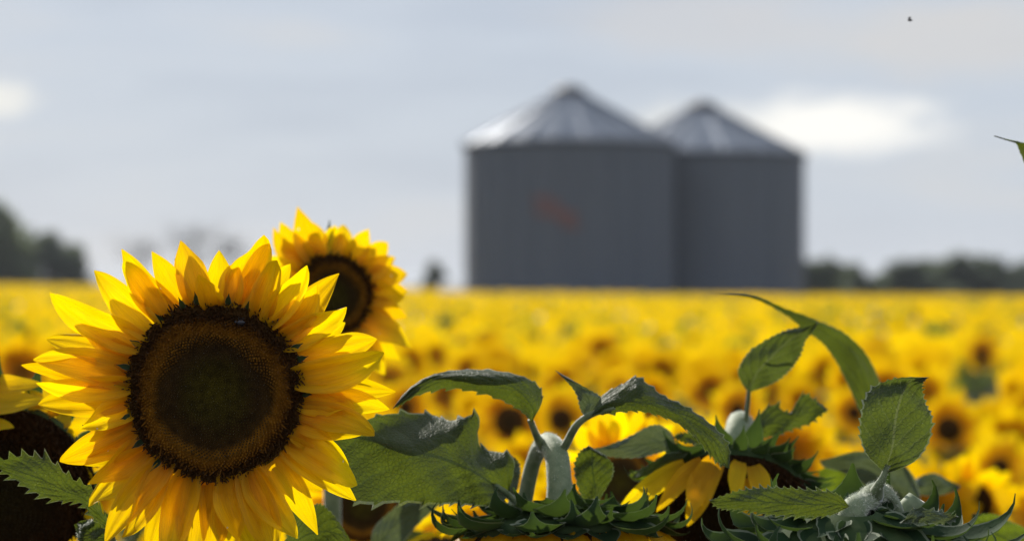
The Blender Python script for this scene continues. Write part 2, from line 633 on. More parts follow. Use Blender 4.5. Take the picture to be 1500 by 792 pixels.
def silo(center, rad, eave, peak, label, seed, emblem=False):
    r = np.random.default_rng(seed)
    cx, cy, cz = center
    root = thing('grain_silo', center, label, 'silo', 'corrugated steel grain silos')
    # corrugated wall: rings that swell and shrink
    nr, seg = 150, 72
    v = []
    for i in range(nr):
        z = eave * i / (nr - 1)
        rr = rad + 0.018 * math.sin(i * math.pi * 0.5)
        for k in range(seg):
            a = 2 * math.pi * k / seg
            v.append((rr * math.cos(a), rr * math.sin(a), z))
    wall = part('wall', v, grid_faces(nr, seg, 0, True), SILO_WALL, root, world=False)
    for k in range(24):                                     # outside stiffeners
        a = 2 * math.pi * (k + 0.5) / 24
        c, s = math.cos(a), math.sin(a)
        pts = []
        for z in (0, eave - 0.05):
            for (dr, dt) in ((0.01, -0.05), (0.04, -0.05), (0.04, 0.05), (0.01, 0.05)):
                pts.append(((rad + dr) * c - dt * s, (rad + dr) * s + dt * c, z))
        part('stiffener', pts, [(0, 1, 5, 4), (1, 2, 6, 5), (2, 3, 7, 6), (3, 0, 4, 7), (4, 5, 6, 7), (3, 2, 1, 0)], SILO_WALL, wall, world=False, smooth=False)
    # roof: flat steel panels with standing ribs, eave overhang
    n, er, tr = 22, rad * 1.035, rad * 0.13
    ez = eave - 0.12
    tz = peak - 0.45
    roof = part('roof', [(er * 0.985 * math.cos(2 * math.pi * k / n), er * 0.985 * math.sin(2 * math.pi * k / n), ez - 0.03) for k in range(n)]
                + [(tr * math.cos(2 * math.pi * k / n), tr * math.sin(2 * math.pi * k / n), tz - 0.05) for k in range(n)],
                grid_faces(2, n, 0, True), SILO_ROOF, root, world=False, smooth=False)
    for k in range(n):
        a0, a1 = 2 * math.pi * k / n, 2 * math.pi * (k + 1) / n
        q = []
        for (rr, zz) in ((er, ez), (tr, tz)):
            for a in (a0, a1):
                q.append((rr * math.cos(a), rr * math.sin(a), zz))
        q += [(x, y, z + 0.03) for x, y, z in q]
        part('roof_panel', q, [(4, 5, 7, 6), (0, 2, 3, 1), (0, 1, 5, 4), (1, 3, 7, 5), (3, 2, 6, 7), (2, 0, 4, 6)], SILO_ROOF, roof, world=False, smooth=False)
        am = a0
        c, s = math.cos(am), math.sin(am)
        rb = []
        for (rr, zz) in ((er, ez + 0.02), (tr, tz + 0.02)):
            for (dt, dz) in ((-0.04, 0), (0.04, 0), (0.04, 0.1), (-0.04, 0.1)):
                rb.append((rr * c - dt * s, rr * s + dt * c, zz + dz))
        part('roof_rib', rb, [(0, 1, 5, 4), (1, 2, 6, 5), (2, 3, 7, 6), (3, 0, 4, 7), (3, 2, 1, 0), (4, 5, 6, 7)], SILO_ROOF, roof, world=False, smooth=False)
    v, f = [], []
    prof = [(tr * 1.25, tz - 0.08), (tr * 1.25, tz + 0.16), (tr * 0.8, tz + 0.34), (0.08, peak), (0.08, peak + 0.02)]
    for rr, z in prof:
        for k in range(20):
            a = 2 * math.pi * k / 20
            v.append((rr * math.cos(a), rr * math.sin(a), z))
    f = grid_faces(len(prof), 20, 0, True) + [tuple(4 * 20 + k for k in range(20))]
    part('roof_cap', v, f, SILO_CAP, root, world=False, smooth=False)
    v, f = [], []
    for rr, z in ((rad * 1.005, eave - 0.3), (er * 1.004, eave - 0.2), (er * 1.006, ez + 0.01), (rad * 0.99, ez)):
        for k in range(44):
            a = 2 * math.pi * k / 44
            v.append((rr * math.cos(a), rr * math.sin(a), z))
    part('eave_ring', v, grid_faces(4, 44, 0, True), SILO_WALL, root, world=False, smooth=False)
    if emblem:                                              # red maker's mark, slanted strokes on the curved wall
        def strip(pts, w):
            V = []
            for (x, z) in pts:
                for dz in (-w, w):
                    a = -math.pi / 2 + x / rad
                    V.append(((rad + 0.06) * math.cos(a), (rad + 0.06) * math.sin(a), z + dz))
            return V, grid_faces(len(pts), 2)
        V, F = [], []
        for pts, w in (([(-1.75, 5.95), (-1.3, 6.0), (-0.85, 5.82), (-0.5, 5.6)], 0.2), ([(-1.7, 5.45), (-1.2, 5.38), (-0.75, 5.25)], 0.17),
                       ([(-0.9, 5.35), (-0.3, 5.25), (0.2, 5.2)], 0.24), ([(-0.5, 4.85), (-0.1, 4.8), (0.35, 4.72)], 0.13)):
            vv, ff = strip(pts, w)
            F += [tuple(k + len(V) for k in q) for q in ff]
            V += vv
        o = part('emblem', V, F, RED_PAINT, wall, world=False)
        o['label'] = 'faded red emblem painted on the wall'
    return root


def metal(name, a, b, rough, metallic):
    M = Mat(name)
    tc = M.n('ShaderNodeTexCoord')
    mp = M.n('ShaderNodeMapping')
    mp.inputs['Scale'].default_value = (1, 1, 0.15)
    M.l(tc.outputs['Object'], mp.inputs['Vector'])
    n = M.noise(1.1, 5, mp.outputs[0])
    M.p(base=M.ramp(n.outputs['Fac'], [(0.3, a), (0.7, b)]), rough=rough, metal=metallic)
    return M.m


SILO_WALL = metal('galvanised_wall', (0.092, 0.112, 0.148), (0.108, 0.128, 0.164), 0.65, 0.25)
SILO_ROOF = metal('galvanised_roof', (0.23, 0.255, 0.30), (0.26, 0.285, 0.33), 0.345, 0.8)
SILO_CAP = metal('silo_cap', (0.05, 0.05, 0.055), (0.08, 0.07, 0.07), 0.6, 0.2)
RED_PAINT = simple('red_paint', (0.15, 0.07, 0.068), (0.18, 0.085, 0.08), 3, 0.6)
DL, DR = 116.0, 123.0
pL, pR = P(834, 417, DL), P(1029, 417, DR)
silo((pL[0], pL[1], ground_z(pL[0], 100)), 153 / FPX * DL, CAM_H + 208 / FPX * DL, CAM_H + 294 / FPX * DL,
     'left larger grey steel grain silo with a faded red mark on its wall', 5, True)
silo((pR[0], pR[1], ground_z(pR[0], 100)), 148 / FPX * DR, CAM_H + 194 / FPX * DR, CAM_H + 273 / FPX * DR,
     'right grey steel grain silo half hidden behind the marked one', 6)


def tree(name, px, d, top_py, wpx, label, mat='tree_leaf', n=1500, seed=1, low=False, group='trees along the far field edge'):
    r = np.random.default_rng(seed)
    b = P(px, 417, d)
    base = np.array([b[0], b[1], ground_z(b[0], 100)])
    H = P(px, top_py, d)[2] - base[2]
    W = wpx / FPX * d
    root = thing(name, base, label, 'bush' if low else 'tree', group)
    tv, tf = tube([base, base + (0.02 * W, 0, 0.35 * H), base + (-0.03 * W, 0.1, 0.8 * H)], [0.05 * H, 0.035 * H, 0.012 * H], 8, 8)
    tr = part('trunk', tv, tf, MT['bark'], root)
    # crown: clumps of leaf faces spread through an uneven volume
    nc = 26
    cl = []
    for _ in range(nc):
        a, h = r.uniform(0, 2 * math.pi), r.uniform(0.05 if low else 0.12, 0.93)
        wid = 0.5 * W * (1 - 0.75 * max(0, h - 0.45) / 0.55) * r.uniform(0.3, 1)
        cl.append((wid * math.cos(a), 0.7 * wid * math.sin(a), h * H, r.uniform(0.1, 0.19) * min(H, W) * 1.3))
        if not low:
            bv, bf = tube([base + (0, 0, 0.3 * H * r.uniform(0.8, 1.3)), base + np.array(cl[-1][:3])], [0.018 * H, 0.006 * H], 4, 5)
            part('limb', bv, bf, MT['bark'], tr)
    V, F = [], []
    ls = (0.09 if low else 0.06) * H
    for i in range(n):
        c = cl[r.integers(nc)]
        p = np.array(c[:3]) + unit(r.normal(0, 1, 3)) * c[3] * r.random() ** 0.45 + base
        p[2] = max(p[2], base[2] + 0.1)
        a, bb = unit(r.normal(0, 1, 3)), unit(r.normal(0, 1, 3))
        s = ls * r.uniform(0.6, 1.4)
        k = len(V)
        V += [p - a * s, p + bb * s * 0.6, p + a * s, p - bb * s * 0.6]
        F.append((k, k + 1, k + 2, k + 3))
    part('crown', V, F, MT[mat], root, smooth=False)


def bare_tree(px, d, top_py, wpx, label, seed):
    r = np.random.default_rng(seed)
    b = P(px, 417, d)
    base = np.array([b[0], b[1], ground_z(b[0], 100)])
    H = P(px, top_py, d)[2] - base[2]
    W = wpx / FPX * d
    root = thing('bare_tree', base, label, 'tree', 'leafless trees on the left horizon')
    tv, tf = tube([base, base + (0, 0, 0.5 * H), base + (0.03 * W, 0, 0.97 * H)], [0.02 * H, 0.012 * H, 0.003 * H], 8, 6)
    part('trunk', tv, tf, MT['bark'], root)
    V, F = [], []
    for i in range(70):
        h = r.uniform(0.3, 0.9)
        a = r.uniform(0, 6.28)
        L = 0.5 * W * (1.15 - h) * r.uniform(0.6, 1.3)
        e = np.array([math.cos(a) * L, 0.5 * math.sin(a) * L, h * H + L * r.uniform(0.4, 1.1)])
        s = np.array([0, 0, h * H])
        for k in range(3):
            s2 = s + (e - s) * r.uniform(0.2, 0.7)
            e2 = e + r.normal(0, 0.08 * W, 3) if k else e
            tv, tf = tube([base + (s if k == 0 else s2), base + e2], [0.003 * H, 0.0012 * H], 2, 3, False)
            F += [tuple(q + len(V) for q in ff) for ff in tf]
            V += list(tv)
    part('crown', V, F, MT['bark'], root, smooth=False, kind='stuff')


tree('broadleaf_tree', -14, 175, 300, 140, 'tall green tree cut by the left edge of the picture', 'tree_leaf', 2600, 11)
tree('broadleaf_tree', 66, 180, 344, 150, 'rounded green tree standing right of the tall one at the left edge', 'tree_leaf_dark', 2600, 12)
tree('field_bush', 112, 178, 384, 60, 'low dark bush at the right foot of the left trees', 'tree_leaf_dark', 900, 13, True)
tree('field_bush', 637, 150, 382, 34, 'small dark bush standing alone left of the silos', 'tree_leaf_dark', 700, 14, True)
for i, (px, tp, w, lb) in enumerate([(1205, 379, 70, 'dark bush directly beside the right silo'), (1262, 396, 80, 'low dark hedge bush between the silo side bush and the far right bushes'),
                                     (1335, 391, 90, 'dark hedge bush rising at the left end of the far right row'), (1405, 381, 110, 'tallest dark hedge bush of the far right row'),
                                     (1234, 387, 60, 'small dark bush just right of the one touching the right silo'), (1298, 399, 70, 'lowest dark hedge bush in the dip of the hedge'),
                                     (1370, 386, 90, 'dark hedge bush directly left of the tallest far right bush'), (1444, 386, 90, 'dark hedge bush directly right of the tallest far right bush'),
                                     (1480, 392, 90, 'dark hedge bush cut by the right edge of the picture')]):
    tree('hedge_bush', px, 150 + 4 * i, tp, w * 1.5, lb, 'tree_leaf_dark', 3200, 20 + i, True)
for i, (px, tp, w) in enumerate([(205, 352, 120), (285, 332, 130), (345, 350, 110)]):
    bare_tree(px, 420, tp, w, ['faint bare tree nearest the left green trees', 'tallest faint bare tree behind the large sunflower', 'faint bare tree hidden furthest right behind the large sunflower'][i], 40 + i)


# ------------------------------------------------------------------ foreground sunflowers
def frame(n, up=(0, 0, 1)):
    n = unit(n)
    e2 = np.asarray(up, float)
    e2 = unit(e2 - n * np.dot(e2, n))
    e1 = np.cross(e2, n)          # to the right as seen by someone the face looks at
    return e1, e2, n


class Head:
    """a flower head: c = centre of the disc rim plane, n = the way the face looks, R = disc radius"""

    def __init__(self, root, c, n, R, up=(0, 0, 1), seed=1):
        self.root, self.c, self.R = root, np.asarray(c, float), R
        self.e1, self.e2, self.n = frame(n, up)
        self.r = np.random.default_rng(seed)

    def at(self, rad, ang, h=0.0):
        return self.c + rad * (math.cos(ang) * self.e1 + math.sin(ang) * self.e2) + h * self.n

    def dirv(self, ang, lift=0.0):
        return unit(math.cos(lift) * (math.cos(ang) * self.e1 + math.sin(ang) * self.e2) + math.sin(lift) * self.n)

    def dome(self, rr):
        return self.R * (0.17 * (1 - rr ** 2.5) + 0.05 * math.exp(-((rr - 0.82) / 0.13) ** 2) - 0.05 * math.exp(-(rr / 0.35) ** 2))

    def disc(self, mat='disc', florets=0):
        nr, ns = 22, 56
        v, rad = [], []
        for i in range(nr):
            rr = i / (nr - 1)
            for k in range(ns):
                a = 2 * math.pi * k / ns
                w = 1 + 0.02 * math.sin(3 * a + 1) + 0.012 * math.sin(7 * a)
                v.append(self.at(rr * self.R * w, a, self.dome(rr)))
                rad.append(rr)
        d = part('disc', v, grid_faces(nr, ns, 0, True), MT[mat], self.root, rad=rad)
        if florets:
            V, F, RA = [], [], []
            ga = math.pi * (3 - math.sqrt(5))
            r = self.r
            sp = self.R * math.sqrt(math.pi / florets)
            for i in range(florets):
                rr = math.sqrt((i + 0.5) / florets)
                a = i * ga
                ww = 1 + 0.02 * math.sin(3 * a + 1) + 0.012 * math.sin(7 * a)
                wav = 0.15 * math.sin(a) + 0.03 * math.cos(2 * a - 0.6) + 0.03 * math.sin(3 * a + 0.8)
                q = rr + wav * (1 - abs(2 * rr - 1)) if rr < 0.9 else rr
                if q < 0.62:
                    h, w, lean, top = sp * 0.75, sp * 0.42, 0.08, 0.35
                elif q < 0.80:
                    h, w, lean, top = sp * r.uniform(0.9, 1.7), sp * 0.46, 0.35, 0.5
                else:
                    h, w, lean, top = sp * r.uniform(1.4, 3.8), sp * 0.46, 0.75, 0.3
                p = self.at(rr * self.R * ww, a, self.dome(rr))
                ax = unit(self.n + self.dirv(a) * (0.25 * rr + (0.5 * (rr - 0.75) if rr > 0.75 else 0)) + r.normal(0, lean * 0.45, 3))
                t1 = unit(np.cross(ax, self.dirv(a)))
                t2 = np.cross(ax, t1)
                k = len(V)
                for (s, z) in ((w, -0.15 * h), (w * top, h)):
                    for b in range(4):
                        bb = b * math.pi / 2
                        V.append(p + (t1 * math.cos(bb) + t2 * math.sin(bb)) * s + ax * z)
                        RA.append(q)
                for b in range(4):
                    F.append((k + b, k + (b + 1) % 4, k + 4 + (b + 1) % 4, k + 4 + b))
                F.append((k + 4, k + 5, k + 6, k + 7))
            o = part('florets', V, F, MT[mat], d, rad=RA, smooth=False, kind='stuff')
        return d

    def back(self, depth=0.32, neck=0.2):
        """green receptacle behind the face"""
        prof = [(1.0, 0.02), (1.02, -0.07 * min(1, depth / 0.3)), (0.93, -0.42 * depth), (0.7, -0.68 * depth), (0.42, -depth), (neck, -depth - 0.1)]
        v = []
        for rr, h in prof:
            for k in range(40):
                v.append(self.at(rr * self.R, 2 * math.pi * k / 40, h * self.R))
        return part('receptacle', v, grid_faces(len(prof), 40, 0, True), MT['receptacle'], self.root)

    def petal(self, ang, length, width, rbase=0.93, lift=0.0, h=-0.02, **kw):
        b = self.at(rbase * self.R, ang, h * self.R)
        v, f, uv = petal_mesh(b, self.dirv(ang, lift), self.n, length, width, seed=int(self.r.integers(1e6)), **kw)
        return part('petal', v, f, MT['petal'], self.root, uv)

    def petal_to(self, tip, width, dang=0.0, rbase=0.92, dz=0.0, h=-0.02, free=False, **kw):
        """petal from the rim to a tip given in the plane of the face (free: wherever it is)"""
        rel = np.asarray(tip) - self.c
        x, y = np.dot(rel, self.e1), np.dot(rel, self.e2)
        ang = math.atan2(y, x) + dang
        b = self.at(rbase * self.R, ang, h * self.R)
        t = np.asarray(tip) + dz * self.n if free else self.c + x * self.e1 + y * self.e2 + dz * self.n
        v, f, uv = petal_mesh(b, t - b, self.n, np.linalg.norm(t - b) * 1.03, width, seed=int(self.r.integers(1e6)), **kw)
        return part('petal', v, f, MT['petal'], self.root, uv)

    def bracts(self, rows, arc=(0, 2 * math.pi), mat='bract', jit=0.2):
        """rows: (count, base radius, base height, length, width, lift, curl)"""
        r = self.r
        for (n, rb, hb, ln, w, lift, curl) in rows:
            off = r.uniform(0, 1)
            for k in range(n):
                a = arc[0] + (arc[1] - arc[0]) * (k + off + r.uniform(-0.25, 0.25)) / n
                b = self.at(rb * self.R, a, hb * self.R)
                v, f, uv = bract_mesh(b, self.dirv(a, lift + r.uniform(-jit, jit)), -self.n, ln * r.uniform(0.75, 1.25), w * r.uniform(0.85, 1.2),
                                      curl * r.uniform(0.5, 1.3), seed=int(r.integers(1e6)), side=r.uniform(-0.35, 0.35), tail=r.uniform(0.38, 0.52))
                part('bract', v, f, MT[mat], self.root, uv)


def plant(name, head_c, label, group=None, foot=(0, 0.05), cat='sunflower'):
    b = np.array([head_c[0] + foot[0], head_c[1] + foot[1], 0])
    b[2] = ground_z(b[0], max(b[1], 0))
    return thing(name, b, label, cat, group)


def stem(root, pts, radii, mat='stem', name='stem', n=40, fuzz=0, fl=0.004, seg=14):
    v, f = tube(pts, radii, n, seg, ribs=0.04)
    o = part(name, v, f, MT[mat], root)
    if fuzz:
        cut = int(n * 0.5) * seg
        hairs(o, v, [q for q in f if len(q) == 4 and min(q) >= cut], fuzz, fl)
    return o


def base_of(root):
    return np.array(root.location)


FG = 'foreground sunflowers'


def main_flower():
    D = 2.27
    c = P(315, 572, D)
    root = plant('sunflower', c, 'large sharp sunflower facing the viewer at lower left, the biggest bloom', FG, (0.03, 0.09))
    H = Head(root, c, (0.03, -1, -0.03), 131 / FPX * D, seed=3)
    H.disc('disc', 3000)
    H.back()
    px = D / FPX
    tips = [(379, 338, 48), (392, 356, 44), (344, 388, 36), (415, 378, 46), (269, 354, 46), (231, 364, 46), (182, 367, 44), (177, 380, 40), (138, 400, 46), (74, 439, 52),
            (108, 470, 50), (75, 494, 44), (61, 513, 46), (43, 528, 50), (60, 562, 46), (62, 592, 56), (118, 622, 46), (89, 683, 52), (128, 668, 44), (130, 705, 48),
            (131, 736, 50), (155, 786, 50), (182, 792, 46), (212, 806, 46), (243, 822, 50), (275, 826, 48), (308, 828, 50), (340, 824, 48), (372, 824, 50), (405, 815, 48),
            (431, 790, 50), (469, 778, 54), (517, 733, 48), (529, 709, 50), (500, 690, 46), (512, 676, 44), (534, 636, 50), (563, 627, 42), (568, 588, 48), (576, 570, 50),
            (520, 598, 42), (563, 526, 50), (548, 497, 52), (508, 449, 46), (500, 407, 58), (470, 424, 44), (455, 392, 40), (300, 400, 34)]
    r = np.random.default_rng(21)
    for (x, y, w) in tips:
        t = P(x, y, D)
        H.petal_to(t, w * px * r.uniform(0.85, 1.12), dang=r.uniform(-0.07, 0.07), rbase=r.uniform(0.90, 0.98), dz=r.uniform(-0.012, 0.022), h=r.uniform(-0.08, 0.05),
                   curl=r.uniform(-0.25, 0.55), fold=r.uniform(0.0, 0.75), twist=r.uniform(-1.1, 1.1), side=r.uniform(-0.25, 0.25), wave=r.uniform(0.1, 0.4),
                   nu=17, nv=11, sharp=r.uniform(0.6, 0.95), tipcurl=r.uniform(-0.3, 0.7), groove=r.uniform(0.08, 0.2))
    for k in range(24):                                     # the second whorl behind
        a = 2 * math.pi * (k + r.uniform(-0.3, 0.3)) / 24
        H.petal(a, r.uniform(0.046, 0.068), r.uniform(34, 44) * px, rbase=0.96, lift=r.uniform(-0.12, 0.02), h=-0.14, curl=r.uniform(-0.5, 0.3), fold=r.uniform(0.1, 0.4),
                twist=r.uniform(-0.5, 0.5), side=r.uniform(-0.15, 0.15), nu=13, nv=7)
    for k in range(15):                                     # short chaff tips at the rim
        a = 2 * math.pi * (k + r.uniform(-0.3, 0.3)) / 22
        b = H.at(0.98 * H.R, a, 0.05 * H.R)
        v, f, uv = bract_mesh(b, H.dirv(a, r.uniform(0.1, 0.5)), H.n, 0.0115 * r.uniform(0.7, 1.3), 0.006, 0.3, nu=5, nv=3, seed=k)
        part('chaff_scale', v, f, MT['bract'], root, uv)
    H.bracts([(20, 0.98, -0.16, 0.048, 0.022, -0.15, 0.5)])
    z0 = base_of(root)
    stem(root, [z0, z0 + (0.01, 0.01, 0.9), P(330, 800, D + 0.085), P(325, 660, D + 0.075), H.at(0, 0, -0.3 * H.R)], [0.017, 0.015, 0.013, 0.013, 0.017], name='stem')
    # serrated leaf reaching left in front of the shaded bloom, and a dark one under it
    leaf(root, [((166, 780),), ((137, 760), (142, 750), (147, 738)), ((116, 738), (122, 728), (137, 716)), ((86, 733), (92, 718, -4), (106, 700)), ((48, 719), (58, 700, -5), (70, 672)),
                ((15, 698), (24, 688, -4), (32, 666)), ((-8, 682), (-6, 680), (-4, 674)), ((-30, 668),)], D + 0.06, D + 0.02, 'leaf', serr=12, nu=48, wavy=0.004, seed=4, teeth=3)
    leaf(root, [((172, 800),), ((140, 796), (150, 786), (160, 774)), ((118, 790), (128, 778), (142, 762)), ((108, 768), (112, 766), (118, 762))], D + 0.07, D + 0.1, 'leaf', serr=4, seed=5)
    v, f = tube([P(163, 776, D + 0.06), P(172, 800, D + 0.07), P(240, 860, D + 0.09), P(330, 900, D + 0.09)], [0.003, 0.0032, 0.004, 0.006], 16, 8)
    part('petiole', v, f, MT['stem'], root)
    leaf(root, [((340, 880),), ((395, 850), (400, 830), (410, 800)), ((430, 810), (445, 785), (455, 742)), ((480, 800), (490, 780), (485, 750)), ((520, 800),)], D + 0.12, D + 0.2, 'leaf', serr=3, seed=6)
    return H


H1 = main_flower()


def bug_on_disc():
    D = 2.27
    c = P(355, 471, D) + np.array([0, -0.5, 0]) * 0
    p = H1.at(math.hypot(40, 101) / 131 * H1.R, math.atan2(101, 40), H1.dome(0.83) + 0.006)
    root = thing('small_beetle', p, 'tiny shiny dark beetle sitting on top of the large bloom\'s disc', 'beetle')

    def ell(cx, cy, cz, rx, ry, rz, name, mat):
        v = []
        for i in range(7):
            t = math.pi * i / 6
            for k in range(10):
                a = 2 * math.pi * k / 10
                v.append((cx + rx * math.cos(t), cy + ry * math.sin(t) * math.cos(a), cz + rz * math.sin(t) * math.sin(a)))
        part(name, v, grid_faces(7, 10, 0, True), mat, root, world=False)
    ell(0, 0, 0, 0.0042, 0.0022, 0.0026, 'wing_case', MT['beetle'])
    ell(-0.0048, 0, 0.0004, 0.0014, 0.0013, 0.0015, 'head', MT['beetle'])
    for s in (-1, 1):
        for k in (-1, 0, 1):
            v, f = tube([(0.0018 * k, 0, s * 0.002), (0.0026 * k, 0.0005, s * 0.0042), (0.003 * k, 0.004, s * 0.005)], [0.0003, 0.0002], 4, 4)
            part('leg', v, f, MT['beetle'], root, world=False)


bug_on_disc()


def second_flower():
    D = 2.92
    c = P(487, 432, D)
    root = plant('sunflower', c, 'softly blurred sunflower peeking out behind the upper right of the large bloom', FG, (0.0, 0.1))
    H = Head(root, c, (0.32, -0.94, 0.02), 60 / FPX * D, seed=8)
    H.disc('disc', 700)
    H.back()
    px = D / FPX
    r = np.random.default_rng(9)
    tips = [(424, 308, 40), (405, 330, 36), (385, 338, 34), (445, 345, 34), (490, 330, 36), (505, 338, 30), (538, 335, 34), (578, 357, 40), (584, 376, 36), (604, 398, 40), (598, 432, 38), (604, 462, 40),
            (600, 492, 40), (606, 508, 38), (590, 530, 40), (570, 545, 40), (540, 556, 40), (500, 560, 40), (450, 556, 40), (400, 520, 40), (372, 480, 40), (362, 430, 40), (370, 380, 40)]
    for (x, y, w) in tips:
        t = P(x, y, D)
        H.petal_to(t, w * px * r.uniform(0.85, 1.1), dang=r.uniform(-0.08, 0.08), dz=r.uniform(-0.01, 0.02), curl=r.uniform(-0.2, 0.5), fold=r.uniform(0.1, 0.4),
                   twist=r.uniform(-0.7, 0.7), side=r.uniform(-0.25, 0.25), nu=12, nv=7, sharp=r.uniform(0.7, 1.0), tipcurl=r.uniform(-0.3, 0.6))
    for k in range(14):
        H.petal(2 * math.pi * k / 14 + r.uniform(-0.1, 0.1), r.uniform(0.04, 0.052), 34 * px, lift=r.uniform(-0.25, 0), h=-0.12, curl=r.uniform(-0.4, 0.3), nu=9, nv=5)
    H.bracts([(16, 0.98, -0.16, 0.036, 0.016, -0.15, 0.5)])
    z0 = base_of(root)
    stem(root, [z0, z0 + (0, 0, 0.9), P(487, 790, D + 0.1), P(486, 600, D + 0.1), P(484, 470, D + 0.07), H.at(0, 0, -0.3 * H.R)], [0.016, 0.013, 0.011, 0.01, 0.011, 0.013])
    leaf(root, [((487, 850),), ((455, 840), (462, 820), (470, 800)), ((425, 800), (440, 780), (462, 752)), ((418, 770), (425, 758), (440, 742)), ((415, 735),)], D + 0.05, D, 'leaf', seed=9)


second_flower()


def left_flower():
    D = 2.62
    c = P(2, 712, D)
    root = plant('sunflower', c, 'shaded sunflower with dark disc cut by the lower left corner', FG, (-0.02, 0.14))
    H = Head(root, c, (0.1, -0.9, -0.42), 0.098, seed=12)
    H.disc('disc_dark', 1200)
    H.back()
    px = D / FPX
    r = np.random.default_rng(5)
    for (x, y, w) in [(15, 548, 60), (66, 566, 56), (40, 560, 50), (-35, 548, 60), (92, 590, 40), (-8, 560, 50), (112, 628, 34), (-70, 580, 50), (135, 690, 40), (150, 760, 40), (90, 860, 46), (20, 880, 46), (-60, 860, 46), (-120, 800, 46), (-140, 720, 46), (-120, 640, 46)]:
        H.petal_to(P(x, y, D), w * px, dang=r.uniform(-0.1, 0.1), free=True, rbase=0.96, dz=r.uniform(-0.005, 0.02), curl=r.uniform(0.0, 0.5), fold=0.25, twist=r.uniform(-0.5, 0.5), nu=11, nv=7)
    H.bracts([(16, 0.97, -0.14, 0.045, 0.02, -0.3, 0.6)])
    for (bx, by, tx, ty, w, dz) in [(-50, 598, 74, 588, 40, 0.05), (-40, 572, 66, 566, 36, 0.03), (-30, 618, 22, 628, 26, 0.06), (-20, 585, 100, 602, 30, 0.02)]:
        b, t = P(bx, by, D - dz), P(tx, ty, D - dz - 0.01)
        v, f, uv = petal_mesh(b, t - b, (0.05, -0.8, 0.5), np.linalg.norm(t - b), w * px, curl=0.2, fold=0.2, twist=0.3, nu=11, nv=7, seed=bx + 90)
        part('petal', v, f, MT['petal'], root, uv)
    # curled bract catching the light at the picture edge
    b = P(8, 606, D - 0.03)
    v, f, uv = bract_mesh(b, (-0.3, -0.6, 0.4), (0, 0, 1), 0.02, 0.013, 1.2, seed=4)
    part('bract', v, f, MT['leaf_bright'], root, uv)
    z0 = base_of(root)
    stem(root, [z0, z0 + (0, 0, 1.0), P(0, 800, D + 0.14), P(2, 690, D + 0.12), H.at(0, 0, -0.3 * H.R)], [0.017, 0.015, 0.013, 0.013, 0.017])


left_flower()


